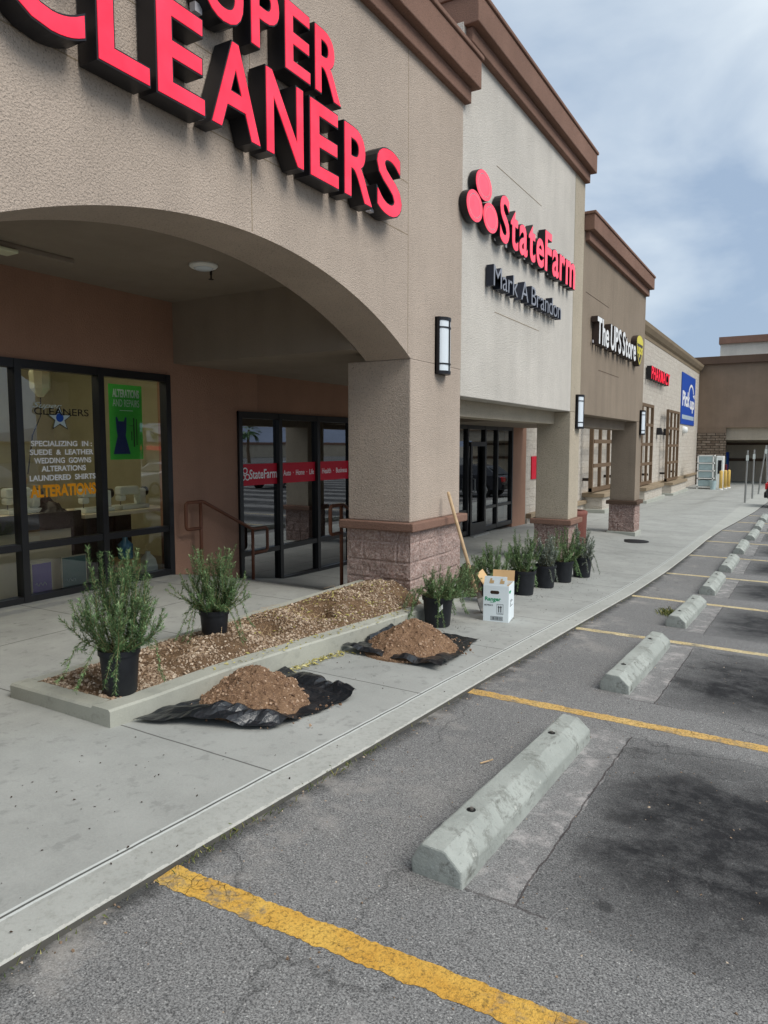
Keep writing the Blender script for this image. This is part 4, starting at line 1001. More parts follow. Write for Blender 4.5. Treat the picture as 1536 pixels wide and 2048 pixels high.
mb.rot(ang, bc).build('flap_cutout', 'kraft', cb)
mb = MB(); q = bc[0]; s_y = bc[1]
mb.add([(q - w_, s_y - d_, bz + h_), (q - w_, s_y + d_, bz + h_), (q - w_ - .075, s_y + d_ - .01, bz + h_ + .11), (q - w_ - .075, s_y - d_ + .02, bz + h_ + .10)], [(0, 1, 2, 3)])
mb.rot(ang, bc).build('flap', 'kraft', cb)
mb = MB(); mb.add([(q - w_ + .03, s_y + d_, bz + h_), (q + w_, s_y + d_, bz + h_), (q + w_, s_y + d_ + .03, bz + h_ + .105), (q - w_ + .03, s_y + d_ + .03, bz + h_ + .105)], [(0, 1, 2, 3)])
mb.add([(q + w_, s_y - d_ + .05, bz + h_), (q + w_, s_y + d_, bz + h_), (q + w_ - .09, s_y + d_, bz + h_ - .06), (q + w_ - .09, s_y - d_ + .05, bz + h_ - .06)], [(0, 1, 2, 3)])
mb.rot(ang, bc).build('flap', 'kraft', cb)
mb = MB()
mb.loft([[(q - .012 + math.copysign(.028, math.cos(t)) + math.cos(t) * .017, s_y - d_ + yy_, bz + .305 + math.sin(t) * .017) for t in [2 * math.pi * (i + .5) / 20 for i in range(20)]] for yy_ in (-.001, .001)])
mb.rot(ang, bc).build('hand_hole', 'soil', cb)
mb = MB(); text_mb(mb, 'Ranger', s_y - d_, q - .110, q + .05, bz + .205, bz + .258, .001, .03, axis='Y'); text_mb(mb, 'PRO', s_y - d_, q - .06, q - .02, bz + .198, bz + .209, .001, .02, axis='Y')
text_mb(mb, 'Ranger', q + w_, s_y - d_ + .02, s_y - d_ + .13, bz + .285, bz + .325, .001, .03)
mb.rot(ang, bc).build('green_lettering', 'green_ink', cb)
mb = MB(); text_mb(mb, '68798415', s_y - d_, q - .118, q - .03, bz + .165, bz + .182, .001, .01, axis='Y')
for a, b, c_, e_ in ((.01, .075, .085, .088), (.01, .075, .185, .188), (.01, .013, .085, .188), (.072, .075, .085, .188), (.02, .065, .095, .098)): mb.box(q + a, q + b, s_y - d_ - .001, s_y - d_, bz + c_, bz + e_)
for a in (.026, .047): mb.box(q + a, q + a + .009, s_y - d_ - .001, s_y - d_, bz + .105, bz + .155); mb.quad((q + a - .006, s_y - d_ - .001, bz + .152), (q + a + .015, s_y - d_ - .001, bz + .152), (q + a + .0045, s_y - d_ - .001, bz + .178))
for a in (-.052, .068): mb.box(q + a, q + a + .003, s_y - d_ - .001, s_y - d_, bz + .022, bz + .062)
for a in (.022, .059): mb.box(q - .052, q + .071, s_y - d_ - .001, s_y - d_, bz + a, bz + a + .003)
rg = random.Random(9); a = -.042
while a < .06: wd = rg.choice((.002, .003, .005)); mb.box(q + a, q + a + wd, s_y - d_ - .001, s_y - d_, bz + .028, bz + .056); a += wd + rg.choice((.002, .003, .004))
for zz in (.15, .165, .18, .195, .21): mb.box(q + w_, q + w_ + .001, s_y - d_ + .08, s_y - d_ + .08 + .14 * (.6 + .4 * math.sin(zz * 300)), bz + zz, bz + zz + .006)
mb.rot(ang, bc).build('black_print', 'black_ink', cb)
shv = thing('shovel', 'long wooden handled shovel leaning on the arch column ledge', 'shovel', (-2.98, 7.1, side(-3, 7.1)))
top, bot = Vector((-3.36, 7.14, -.51)), Vector((-2.98, 7.06, -1.57)); dd = (bot - top).normalized()
MB().tube([top, top + dd * .03, top + dd * .5, bot], [.014, .019, .018, .02], 12).build('handle', 'wood', shv, smooth=True)
mb = MB(); rings = []
for t, w in ((0, .02), (.05, .03), (.08, .09), (.16, .105), (.24, .09), (.30, .03)):
    c_ = bot + dd * t * .75; rings.append([c_ + Vector((.03, -w, 0)) * 1, c_ + Vector((-.005, 0, -.01)), c_ + Vector((.03, w, 0)), c_ + Vector((.034, w, 0)), c_ + Vector((-.001, 0, -.014)), c_ + Vector((.034, -w, 0))])
mb.loft(rings).build('blade', 'steel', shv)
bn = thing('litter_bin', 'brown red round litter bin behind the cream front column', 'bin', (-4.08, 14.6, walk(-4.08, 14.6)))
zz = walk(-4.08, 14.6)
MB().lathe((-4.08, 14.6, zz), [(.27, 0), (.29, .02), (.30, .62), (.31, .64), (.31, .70), (.27, .72), (.2, .72), (.19, .5)], 32, False).build('body', 'bin', bn, smooth=True)
MB().lathe((-4.08, 14.6, zz + .55), [(.2, 0), (.001, 0)], 24, False).build('liner', 'black', bn)
mh = thing('drain_cover', 'dark round drain cover set in the walk by the umber front column', 'drain cover', (-3.3, 16.6, walk(-3.3, 16.6)))
MB().lathe((-3.25, 16.65, walk(-3.25, 16.65) + .004), [(.33, 0), (.33, .006), (.29, .008), (.001, .008)], 32, False).build('lid', 'black', mh)

# ------------------------------------------------------------------ wheel stops
def stop_mb(y0, L, xr, seed):
    f = vnoise(seed); mb = MB(); rings = []; n = 40; jr = (0 if seed < 42 else random.Random(seed).uniform(-.012, .012))
    prof = [(-.20, 0), (-.205, .045), (-.165, .118), (-.155, .124), (-.072, .122), (-.062, .116), (.0, .062), (.004, 0)]
    for j in range(n + 1):
        t = j / n; y = y0 + L * t; e_ = 1 if 0 < j < n else 0
        rings.append([(xr + px_ + (f(y * 3, i * 3 + 1) * .006 + f(y * 22, i * 3 + 1) * .004) * e_ + (y - y0 - L / 2) * jr, y, lot(xr + px_, y) + pz_ * (1 + f(y * 2, i * 2) * .03) - (.008 if pz_ == 0 else 0)) for i, (px_, pz_) in enumerate(prof)])
    return mb.loft(rings)
PLACES = [(2.23, 'nearest concrete wheel stop with two pin holes, the largest in view'), (5.06, 'second concrete wheel stop, just past the second yellow line'), (7.86, 'concrete wheel stop with a small weed at its near end'),
          (10.55, 'concrete wheel stop, fourth along the row'), (13.2, 'concrete wheel stop, fifth along the row'), (16.0, 'concrete wheel stop, sixth along the row'), (18.8, 'concrete wheel stop, seventh along the row'),
          (21.5, 'concrete wheel stop, eighth along the row'), (24.2, 'far concrete wheel stop cut by the right edge of the photo')]
for k, (y, lb) in enumerate(PLACES):
    xr = -.985 if k < 6 else -.93
    r_ = thing('wheel_stop', lb, 'wheel stop', (xr - .1, y + .9, lot(xr, y)), 'concrete wheel stops at the head of the bays')
    bo = stop_mb(y, 1.78, xr, 40 + k).build('block', 'stop', r_, bevel=.008)
    for dy in (.35, 1.42):
        zt = lot(xr - .11, y + dy) + .121
        MB().lathe((xr - .115, y + dy, zt), [(.019, .0), (.019, .004), (.001, .004)], 14, False).build('pin_hole', 'black', bo)
        MB().lathe((xr - .113, y + dy, zt), [(.008, .0), (.008, .013), (.001, .014)], 10, False).build('pin', 'steel', bo)

# ------------------------------------------------------------------ weeds along the kerb
mb = MB(); rg = random.Random(77)
def blade(x, y, z, L, w=.0022):
    a = rg.uniform(0, 6.283); b = rg.uniform(.2, .9); dx, dy = math.cos(a), math.sin(a)
    mb.add([(x - dy * w, y + dx * w, z), (x + dy * w, y - dx * w, z), (x + dx * L * b * .5, y + dy * L * b * .5, z + L * .6), (x + dx * L * b, y + dy * L * b, z + L * .75)], [(0, 1, 2), (0, 2, 3)])
for c_, s_, nb, L in ((1.82, .05, 60, .03), (2.02, .10, 90, .035), (2.35, .15, 60, .03), (2.75, .12, 90, .035), (3.1, .1, 50, .03), (3.5, .3, 40, .025), (1.2, .1, 50, .03), (5.5, 1, 60, .025), (7.1, .1, 40, .03), (8.0, 1.5, 80, .03), (1.45, .6, 50, .02), (10.5, 2, 60, .03)):
    for _ in range(nb * 2 // 5):
        y = rg.gauss(c_, s_)
        x = xc(y) + rg.gauss(.012, .014); blade(x, y, lot(x, y), L * rg.uniform(.5, 1.2))
mb.build('kerb_weeds', 'grass', label='short weeds growing along the edge of the asphalt', cat='weeds', kind='stuff')
mb = MB()
for _ in range(170):
    x, y = rg.gauss(-1.27, .055), rg.gauss(8.62, .09); blade(x, y, lot(x, y), rg.uniform(.03, .09), .006)
mb.build('weed', 'grass', label='small yellow green weed beside the third wheel stop', cat='weed', loc=(-1.27, 8.6, lot(-1.27, 8.6)))
# stones and grit on the asphalt
pts = []
for _ in range(420):
    x, y = NR.uniform(-1.8, .4), 1.3 + 6 * NR.rand() ** 1.4; pts.append((x, y, lot(x, y) + .001))
for _ in range(260):
    y = 1.0 + 7 * NR.rand(); x = xc(y) + abs(NR.normal()) * .06; pts.append((x, y, lot(x, y) + .002))
stones(pts, .002, .0065).build('grit', 'pebble', label='loose grit scattered over the asphalt', cat='grit', kind='stuff')
tw = MB(); tw.tube([(-1.36, 3.30, lot(-1.36, 3.3) + .006), (-1.33, 3.34, lot(-1.3, 3.3) + .012), (-1.31, 3.35, lot(-1.3, 3.3) + .02)], .004, 6)
tw.build('dry_leaf', 'wood', label='curled dry leaf on the asphalt left of the nearest wheel stop', cat='leaf', loc=(-1.34, 3.32, lot(-1.34, 3.3)))
cdp = MB(); cdp.tube([(-4.35, 2.15, walk(-4.35, 2.15) + .006), (-4.2, 2.3, walk(-4.2, 2.3) + .006), (-4.14, 2.40, walk(-4.1, 2.4) + .008), (-4.2, 2.46, walk(-4.2, 2.46) + .02), (-4.4, 2.5, walk(-4.4, 2.5) + .01)], .006, 6)
cdp.build('cable', 'black', smooth=True, label='dark loose cable on the walk by the near end of the planter', cat='cable', loc=(-4.2, 2.3, -1.5))

# ------------------------------------------------------------------ shop window lettering and posters
XG = XW - .018
dc = thing('window_lettering', 'white and amber service list lettered on the middle shop window pane', 'lettering', (XG, 4.65, -.2))
mb = MB()
for tx, a, b, z0, z1 in (('SPECIALIZING  IN :', 4.31, 5.0, -.013, .042), ('SUEDE  &  LEATHER', 4.295, 5.015, -.098, -.043), ('WEDDING  GOWNS', 4.335, 4.985, -.182, -.125), ('ALTERATIONS', 4.41, 4.915, -.262, -.205), ('LAUNDERED  SHIRTS', 4.28, 5.03, -.352, -.295)):
    text_mb(MB(), tx, XG, a, b, z0, z1, .001, .028).build('white_line', 'ink_white', dc)
mb = MB(); text_mb(mb, 'ALTERATIONS', XG, 4.28, 5.03, -.515, -.39, .001, .045); mb.build('amber_line', 'orange', dc)
ds = thing('window_lettering', 'dark shop name and star logo lettered high on the middle window pane', 'lettering', (XG, 4.65, .25))
mb = MB(); text_mb(mb, 'CLEANERS', XG + .004, 4.355, 4.97, .295, .365, .001, .008); mb.build('shop_name', 'dark_vinyl', ds)
mb = MB(); text_mb(mb, 'Super', XG + .006, 4.34, 4.66, .345, .415, .001, .0, shear=.5); mb.build('script', 'silver_vinyl', ds)
def star(R0, x):
    p = [(x, 4.635 + math.sin(math.pi * i / 5) * (R0 if i % 2 == 0 else R0 * .42), .262 + math.cos(math.pi * i / 5) * (R0 if i % 2 == 0 else R0 * .42) * .9) for i in range(10)]
    b_ = MB(); b_.add([(x, 4.635, .262)] + p, [(0, 1 + i, 1 + (i + 1) % 10) for i in range(10)]); return b_
so = star(.15, XG + .0005).build('star', 'dark_vinyl', ds); star(.128, XG + .0012).build('star_fill', 'silver_vinyl', so)
mb = MB(); mb.add([(XG + .0018, 4.635 + math.cos(2 * math.pi * i / 20) * .043, .272 + math.sin(2 * math.pi * i / 20) * .043) for i in range(20)], [tuple(range(20))]); mb.build('globe', 'blue', so)
po = thing('poster', 'green alterations poster with a navy dress taped inside the window', 'poster', (XG - .03, 5.5, .2))
XQ = XG - .06
bx(XQ - .004, XQ, 5.28, 5.73, -.16, .66).build('sheet', 'poster_green', po)
mb = MB(); text_mb(mb, 'ALTERATIONS', XQ, 5.33, 5.69, .52, .61, .002, .03); text_mb(mb, 'AND REPAIRS', XQ, 5.33, 5.69, .42, .50, .002, .0); mb.box(XQ, XQ + .002, 5.42, 5.6, .375, .382); mb.build('lettering', 'ink_white', po)
mb = MB(); mb.quad(*[(XQ + .002, y, z) for y, z in ((5.36, .30), (5.38, .31), (5.40, .26), (5.47, .26), (5.49, .31), (5.51, .30), (5.50, .16), (5.49, .10), (5.55, -.1), (5.32, -.1), (5.38, .10), (5.37, .16))]); mb.build('dress', 'navy', po)
mb = MB()
for a, b, c_, d2 in ((5.60, 5.615, -.02, .3), (5.64, 5.65, .0, .29), (5.55, 5.6, .21, .216), (5.57, 5.58, .05, .15)): mb.box(XQ, XQ + .002, a, b, c_, d2)
mb.build('tools', 'black_ink', po)
for y0, y1, z0, z1, mt, lb in ((4.36, 4.57, -1.49, -1.19, 'purple', 'purple board with pale script leaning under the shop window'), (4.70, 4.98, -1.5, -1.17, 'teal', 'grey teal board leaning beside the purple board')):
    r_ = thing('leaning_board', lb, 'board', (XG - .1, (y0 + y1) / 2, z0)); bx(XG - .16, XG - .145, y0, y1, z0, z1).build('board', mt, r_)
    bx(XG - .163, XG - .147, y0 - .012, y1 + .012, z0 - .012, z1 + .012).build('border', 'desk', r_)
    mb = MB(); text_mb(mb, 'new', XG - .145, y0 + .03, y0 + .12, z0 + .05, z0 + .1, .001, 0, .4) if False else mb.tube([(XG - .144, y0 + .03 + i * .012, z0 + .09 + .02 * math.sin(i * 1.7)) for i in range(11)], .003, 5)
    mb.build('scribble', 'silver_vinyl', r_)
# room furniture
dk = thing('work_table', 'long pale work table with a dark edge inside the shop window', 'table', (-7.1, 4.4, -1.58))
bx(-7.6, -6.78, 1.6, 5.05, -.755, -.72).build('tabletop', 'desk', dk); bx(-6.78, -6.75, 1.6, 5.05, -.88, -.70).build('edge', 'dark_wood', dk); bx(-6.84, -6.80, 1.7, 4.95, -1.57, -.88).build('modesty_panel', 'desk', dk)
dk2 = thing('work_table', 'low pale table carrying the sewing machines', 'table', (-7.1, 5.7, -1.58))
bx(-7.6, -6.75, 5.1, 6.4, -.80, -.76).build('tabletop', 'desk', dk2); bx(-7.55, -7.5, 5.15, 6.35, -1.57, -.8).build('panel', 'dark_wood', dk2)
for y in (5.15, 6.3): bx(-6.85, -6.8, y, y + .05, -1.57, -.8).build('leg', 'frame', dk2)
def sewing(label, y, z, x=-7.0):
    r_ = thing('sewing_machine', label, 'sewing machine', (x, y, z), 'sewing machines in the shop window')
    bx(x - .1, x + .1, y - .2, y + .2, z, z + .05).build('bed', 'machine', r_, bevel=.01)
    mb = MB(); mb.box(x - .06, x + .06, y + .09, y + .19, z + .05, z + .24).box(x - .055, x + .055, y - .19, y + .09, z + .17, z + .27).box(x - .05, x + .05, y - .19, y - .10, z + .10, z + .17); mb.build('arm', 'machine', r_, bevel=.02)
    MB().tube([(x, y + .19, z + .2), (x, y + .23, z + .2)], .055, 16).build('hand_wheel', 'black_can', r_)
    MB().tube([(x, y - .15, z + .05), (x, y - .15, z + .11)], .006, 6).build('needle_bar', 'steel', r_)
sewing('white sewing machine on the left of the low table behind the window', 5.42, -.76); sewing('white sewing machine nearer the window frame on the low table', 5.93, -.76)
sewing('pale sewing machine on the long table among dark cloth', 4.62, -.72, -7.15)
mb = MB(); f = vnoise(91); N = 22
for j in range(N):
    for i in range(N):
        u, v = i / (N - 1), j / (N - 1); r_ = math.hypot(u - .5, v - .5) * 2
        mb.v.append((-7.35 + u * .5, 4.72 + v * .33, -.72 + max(0, 1 - r_) * .16 + f(u * 9, v * 9) * .08 * (r_ < 1)))
mb.f = [(j * N + i, j * N + i + 1, (j + 1) * N + i + 1, (j + 1) * N + i) for j in range(N - 1) for i in range(N - 1)]
mb.build('cloth_heap', 'dark_vinyl', label='dark heap of cloth on the long work table', cat='cloth', loc=(-7.1, 4.9, -.72))
jg = thing('hanging_jug', 'translucent angular jug hanging inside the top of the window', 'jug', (-6.9, 4.75, .55))
MB().loft([[(-6.9 + math.cos(2 * math.pi * i / 8 + .39) * r_, 4.73 + math.sin(2 * math.pi * i / 8 + .39) * r_, z) for i in range(8)] for r_, z in ((.03, .50), (.10, .585), (.105, .74), (.10, .765), (.05, .79))]).build('body', 'jug', jg)
MB().tube([(-6.9, 4.73, .49), (-6.9, 4.72, .3), (-6.9, 4.62, .1), (-6.9, 4.55, -.3)], .006, 6).build('hose', 'dark_vinyl', jg); MB().tube([(-6.9, 4.73, .78), (-6.9, 4.73, 1.74)], .004, 5).build('cord', 'dark_vinyl', jg)
bt = thing('water_bottle', 'blue ribbed water bottle low behind the right window pane', 'bottle', (-6.75, 5.6, -1.3))
MB().lathe((-6.75, 5.62, -1.31), [(.08, 0), (.085, .02), (.085, .08), (.078, .09), (.085, .1), (.085, .17), (.03, .22), (.03, .25)], 20).build('body', 'jug_blue', bt, smooth=True)
bx(-6.95, -6.65, 5.4, 5.75, -1.58, -1.31).build('low_crate', 'kraft', label='brown carton under the blue water bottle inside the window', cat='box', loc=(-6.8, 5.5, -1.58))
wj = thing('milk_jug', 'white plastic jug on the floor behind the right window pane', 'jug', (-6.62, 5.82, -1.56))
MB().loft([[(-6.62 + dx * k, 5.83 + dy * k, z) for dx, dy in ((-.07, -.09), (.07, -.09), (.07, .09), (-.07, .09))] for k, z in ((1, -1.56), (1, -1.42), (.8, -1.33), (.3, -1.27), (.3, -1.24))]).build('body', 'machine', wj, bevel=.01)
rk = thing('thread_rack', 'dark rack of small items behind the left window pane', 'rack', (-7.9, 3.6, -1))
for z in frange(-.6, 1.0, .32): bx(-8.1, -7.8, 2.6, 4.15, z, z + .03).build('shelf', 'dark_wood', rk)
bx(-8.15, -8.1, 2.6, 4.15, -1.58, 1.1).build('back_panel', 'dark_vinyl', rk)
for z in (-.57, -.25, .07, .39):
    for k in range(9): y = 2.7 + k * .155; MB().lathe((-7.95, y, z), [(.04, 0), (.045, .1), (.02, .14)], 10).build('spool', ['machine', 'navy', 'purple', 'dark_wood', 'teal'][(k * 3 + int(z * 10)) % 5], rk)
ol = thing('room_light', 'lit strip light on the ceiling inside the cleaners', 'lamp', (-8.0, 4, 1.7))
bx(-8.12, -7.88, 1.2, 5.6, 1.69, 1.745).build('housing', 'white', ol); bx(-8.1, -7.9, 1.25, 5.55, 1.66, 1.688).build('diffuser', 'lamp', ol)

# red band on the office windows
bd = thing('window_band', 'red vinyl band with white insurance wording across the dark office windows', 'lettering', (XG, 8.6, -.4))
XB = XW - .014
for a, b in ((7.27, 8.06), (8.12, 8.98), (9.04, 9.91), (9.98, 10.82)): bx(XB, XB + .001, a, b, -.545, -.255).build('strip', 'red_vinyl', bd)
mb = MB(); X2 = XB + .0012
text_mb(mb, 'StateFarm', X2, 7.47, 8.05, -.46, -.33, .001, .015); text_mb(mb, 'Auto  ·  Home  ·  Life', X2, 8.2, 8.94, -.44, -.36, .001, .008); text_mb(mb, '·  Health  ·  Business', X2, 9.08, 9.86, -.44, -.36, .001, .008)
for cy, cz in ((7.38, -.345), (7.335, -.43), (7.425, -.43)):
    for i in range(24):
        t0, t1 = 2 * math.pi * i / 24, 2 * math.pi * (i + 1) / 24
        mb.quad(*[(X2 + .001, cy + math.cos(t) * .05 * r_, cz + math.sin(t) * .045 * r_) for t, r_ in ((t0, .65), (t1, .65), (t1, 1), (t0, 1))])
mb.build('wording', 'ink_white', bd)
bs = bx(XW + .002, XW + .03, 18.95, 19.75, -.93, -.31).build('notice_sign', 'red_vinyl', label='red notice board on the pale block wall behind the cream front column', cat='sign', loc=(XW, 19.3, -.9))
mb = MB()
for z, a in ((-.42, .5), (-.72, .6), (-.79, .5), (-.85, .6)): mb.box(XW + .03, XW + .034, 19.02, 19.02 + a, z, z + .03)
mb.box(XW + .03, XW + .033, 18.98, 19.72, -.67, -.5); mb.build('print', 'silver_vinyl', bs) if False else None

# ------------------------------------------------------------------ trellises
for i, (a, b) in enumerate(TY):
    r_ = thing('trellis', ['brown timber trellis partly behind the umber front column', 'brown timber trellis right of the umber front column', 'brown timber trellis below the gap between pharmacy and pickup signs'][i], 'trellis', (XW + .3, (a + b) / 2, -1.7), 'brown trellises on the block wall')
    x = XW + .34; z0, z1 = walk(x, a) + .70, 1.66; f = MB(); w = .13
    for y in (a, b - w): f.box(x - .06, x + .06, y, y + w, z0, z1)
    f.box(x - .062, x + .062, a, b, z1, z1 + w); f.box(x - .062, x + .062, a, b, z0 - .0, z0 + w); f.build('frame', 'brown_wood', r_)
    for k in (1, 2): y = a + (b - a) * k / 3 - w / 2; bx(x - .05, x + .045, y, y + w, z0 + w, z1).build('upright', 'brown_wood', r_)
    for k in (1, 2, 3): z = z0 + (z1 - z0) * k / 4; bx(x + .046, x + .08, a + w, b - w, z, z + w).build('rail', 'brown_wood', r_)
    for y in (a + .3, b - .4): bx(XW, x - .05, y, y + .08, z0 + .35, z0 + .45).build('bracket', 'dark_wood', r_)

# ------------------------------------------------------------------ things at the far end of the walk
for x, y, h, lx, ly, lb in ((-2.08, 33.0, 2.15, .02, 0, 'nearest bare metal sign post on the far walk'), (-2.0, 36.3, 2.2, .0, 0, 'second bare metal sign post on the far walk, standing upright'), (-1.98, 40.5, 2.45, .26, 0, 'bare metal sign post leaning right into its neighbour on the far walk'), (-1.62, 41.4, 2.45, -.12, 0, 'bare metal sign post leaning left, last on the far walk')):
    z = walk(x, y) if x < xc(y) else lot(x, y); r_ = thing('sign_post', lb, 'post', (x, y, z), 'bare sign posts by the far kerb')
    MB().tube([(x, y, z - .1), (x + lx * .35, y, z + h * .36)], .042, 6).build('sleeve', 'galv', r_); MB().tube([(x + lx * .35, y, z + h * .36), (x + lx, y, z + h)], .032, 6).build('pole', 'galv', r_)
    bx(x + lx - .05, x + lx + .05, y - .03, y - .02, z + h - .42, z + h - .2).build('plate', 'machine', r_)
zz = walk(-5, 47)
ic = thing('cage_rack', 'white framed propane cage rack against the stone pillar', 'rack', (-5.1, 46.8, zz))
f = MB()
for x in (-5.55, -4.72):
    for y in (46.4, 47.3): f.box(x, x + .07, y, y + .07, zz, zz + 2.0)
for z in (.1, .6, 1.05, 1.5, 1.95): f.box(-5.55, -4.65, 46.4, 46.45, zz + z, zz + z + .06); f.box(-4.7, -4.65, 46.4, 47.37, zz + z, zz + z + .06)
f.build('frame', 'white', ic)
for z in (.18, .68, 1.13, 1.58): bx(-5.47, -4.73, 46.5, 47.25, zz + z, zz + z + .34).build('shelf_load', 'ice', ic)
bx(-5.5, -4.7, 47.26, 47.3, zz + .1, zz + 2).build('back_panel', 'galv', ic)
ib = thing('vending_box', 'white upright box with dark front beside the propane rack', 'machine', (-4.4, 47.4, zz)); bx(-4.6, -4.2, 47.1, 47.8, zz, zz + 1.95).build('body', 'white', ib, bevel=.02); bx(-4.5, -4.3, 47.08, 47.1, zz + .9, zz + 1.7).build('screen', 'black_can', ib)
for k, (x, y) in enumerate(((-4.22, 46.2), (-4.08, 47.2), (-3.98, 48.3))):
    r_ = thing('bollard', ['nearest yellow bollard right of the propane rack', 'middle yellow bollard right of the propane rack', 'farthest yellow bollard right of the propane rack'][k], 'bollard', (x, y, zz), 'yellow bollards by the propane rack')
    MB().lathe((x, y, walk(x, y)), [(.09, .0), (.09, 1.05), (.07, 1.1), (.02, 1.12)], 16).build('post', 'bollard_yellow', r_, smooth=True); MB().lathe((x, y, walk(x, y)), [(.13, 0), (.13, .06), (.1, .07)], 16).build('base', 'white', r_)
pb = bx(-4.45, -4.2, 49.2, 49.6, -2.6, -1.2).build('sign_stand', 'dark_red', label='small dark red stand behind the yellow bollards', cat='stand', loc=(-4.1, 49.4, -2.6), bevel=.03)
bk = thing('trash_bucket', 'grey bucket at the foot of the propane rack', 'bucket', (-4.62, 46.1, zz)); MB().lathe((-4.62, 46.1, walk(-4.6, 46.1)), [(.15, 0), (.19, .5), (.2, .52), (.17, .52), (.15, .3)], 18, False).build('body', 'ice', bk)
kb = thing('kiosk', 'blue upright kiosk inside the far store porch', 'kiosk', (-4.6, 56.5, -2.6)); bx(-5.2, -4.75, 56.2, 57.2, -2.6, -.5).build('body', 'blue', kb, bevel=.03); bx(-5.15, -4.8, 56.18, 56.2, -1.7, -.8).build('screen', 'jug_blue', kb)

# ------------------------------------------------------------------ cars (one by the kerb in view, others are seen in the window glass)
def car(label, loc, rz, paint, group):
    r_ = thing('parked_car', label, 'car', loc, group); r_.rotation_euler[2] = rz; o0 = Vector(loc)
    def P(mb, name, mat, par, **k):
        mb.v = [(x + o0.x, y + o0.y, z + o0.z) for x, y, z in mb.v]; return mb.build(name, mat, par, **k)
    side_ = [(-2.25, .45), (-2.28, .7), (-2.2, .95), (-1.6, 1.02), (-.95, 1.08), (-.3, 1.46), (.6, 1.50), (1.45, 1.42), (2.0, 1.02), (2.22, .92), (2.28, .6), (2.2, .35), (-2.1, .3)]
    mb = MB(); rings = []
    for t, k in ((-.88, .96), (-.84, 1), (.84, 1), (.88, .96)): rings.append([(x, t * (.86 if z > 1.1 else 1), z) for x, z in [(a * (.995 if abs(t) > .85 else 1), b) for a, b in side_]])
    bo = P(mb.loft(rings), 'body', paint, r_, bevel=.04)
    mb = MB()
    for s in (-1, 1): mb.quad(*[(x, s * .765, z) for x, z in ((-.75, 1.1), (-.25, 1.42), (.6, 1.455), (1.35, 1.38), (1.72, 1.1))])
    mb.add([(1.52, -.6, 1.40), (1.52, .6, 1.40), (2.0, .66, 1.06), (2.0, -.66, 1.06)], [(0, 1, 2, 3)]); mb.add([(-.34, -.6, 1.46), (-.34, .6, 1.46), (-.97, .66, 1.12), (-.97, -.66, 1.12)], [(0, 1, 2, 3)])
    P(mb, 'window_glass', 'black_can', bo)
    for s in (-1, 1):
        P(MB().box(2.16, 2.31, s * .5, s * .86, .72, .95), 'tail_light', 'car_red', r_, bevel=.02); P(MB().box(-2.32, -2.16, s * .5, s * .84, .66, .82), 'headlight', 'chrome', r_, bevel=.02)
        for x in (-1.4, 1.38):
            w = MB(); w.loft([[(x + math.cos(2 * math.pi * i / 24) * .33, s * .70 + dy, .33 + math.sin(2 * math.pi * i / 24) * .33) for i in range(24)] for dy in (-.11, .2)] if s > 0 else [[(x + math.cos(2 * math.pi * i / 24) * .33, s * .70 + dy, .33 + math.sin(2 * math.pi * i / 24) * .33) for i in range(24)] for dy in (-.2, .11)])
            wh = P(w, 'wheel', 'tyre', r_); rim = MB(); rim.lathe((0, 0, 0), [(.22, 0), (.2, .01), (.001, .02)], 16, False); rim.v = [(x + a, s * (.905 + c_), .33 + b) for a, b, c_ in rim.v]; P(rim, 'rim', 'chrome', wh)
    P(MB().box(2.2, 2.34, -.8, .8, .4, .62), 'bumper', 'black_can', r_, bevel=.03)
    return r_
car('dark car parked nose out with its red tail light at the right edge', (1.04, 31.4, lot(1, 31.4)), math.pi, 'carpaint', 'parked cars')
car('white car parked across the lot, seen in the office glass', (13, 24, lot(4, 24)), R(90), 'car_white', 'parked cars'); car('dark car parked across the lot, seen in the office glass', (13, 33, lot(4, 33)), R(90), 'carpaint', 'parked cars')
car('white car parked across the lot, nearest in the window reflection', (13.5, 14.5, lot(4, 14)), R(95), 'car_white', 'parked cars')
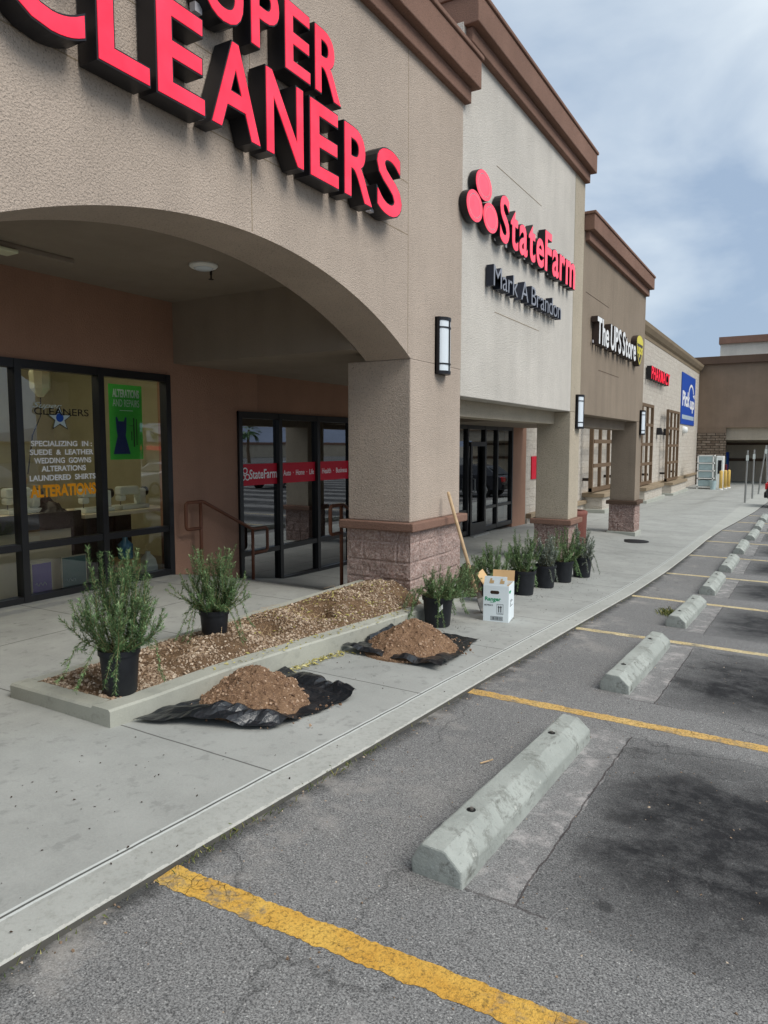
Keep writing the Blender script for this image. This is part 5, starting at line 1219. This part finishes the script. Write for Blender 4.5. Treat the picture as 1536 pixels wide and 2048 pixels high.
# scenery across the street, seen only in the glass
st_ = thing('street_building', 'low tan store building across the lot, seen in the glass', 'building', (95, 80, -3)); bx(90, 105, 40, 170, -3.4, .1).build('wall', 'stucco_sand', st_); bx(89.7, 105, 40, 170, .1, .6).build('parapet', 'trim', st_); bx(89.5, 89.9, 75, 100, -.9, -.2).build('sign', 'red_face', st_)
mb = MB(); f = vnoise(123); N = 70
for i in range(N):
    a = R(-20 + 150 * i / (N - 1)); h = 14 + 34 * (f(i * .35, 1) + .5) + 16 * f(i * 1.1, 4); r1 = 1500
    mb.v += [(math.sin(a) * r1, math.cos(a) * r1, -4), (math.sin(a) * r1 * 1.1, math.cos(a) * r1 * 1.1, h), (math.sin(a) * r1 * 1.3, math.cos(a) * r1 * 1.3, -4)]
for i in range(N - 1):
    for k in (0, 1): mb.f.append((i * 3 + k, (i + 1) * 3 + k, (i + 1) * 3 + k + 1, i * 3 + k + 1))
mb.build('hills', 'hill', kind='structure')
for k, (x, y, h) in enumerate(((46, 52, 5.2), (52, 64, 6.2), (42, 40, 4.6), (58, 82, 5.6))):
    r_ = thing('palm_tree', ['fan palm across the lot, shortest but one in the glass', 'tallest fan palm across the lot, seen in the glass', 'shortest fan palm across the lot, seen in the glass', 'farthest fan palm across the lot, seen in the glass'][k], 'tree', (x, y, -3.4), 'palms across the lot'); rg = random.Random(k)
    MB().tube([(x, y, -3.4), (x + .2, y, -3.4 + h * .5), (x, y, -3.4 + h)], [.3, .24, .2], 10).build('trunk', 'trunk', r_)
    mb = MB()
    for j in range(46):
        a = rg.uniform(0, 6.28); e_ = rg.uniform(-.9, 1.2); L = rg.uniform(1.2, 2.0); c0 = Vector((x, y, h - 3.4)); dv = Vector((math.cos(a) * math.cos(e_), math.sin(a) * math.cos(e_), math.sin(e_)))
        tip = c0 + dv * L; sdv = Vector((-math.sin(a), math.cos(a), 0))
        for q in range(-4, 5): t2 = tip + sdv * q * .16 + dv * (.55 - abs(q) * .05) - Vector((0, 0, .25)); mb.add([tuple(c0 + dv * L * .45), tuple(tip + sdv * (q * .1 + .05)), tuple(t2), tuple(tip + sdv * (q * .1 - .05))], [(0, 1, 2, 3)])
    mb.build('crown', 'rosemary', r_)
for k, (x, y) in enumerate(((34, 30), (38, 55))):
    r_ = thing('lot_light', ['nearer tall light pole across the lot, seen in the glass', 'farther tall light pole across the lot, seen in the glass'][k], 'street lamp', (x, y, -3.2), 'light poles across the lot'); MB().tube([(x, y, -3.2), (x, y, 7)], .09, 8).build('pole', 'galv', r_); bx(x - 1, x + 1, y - .15, y + .15, 6.95, 7.1).build('lamp_head', 'galv', r_)
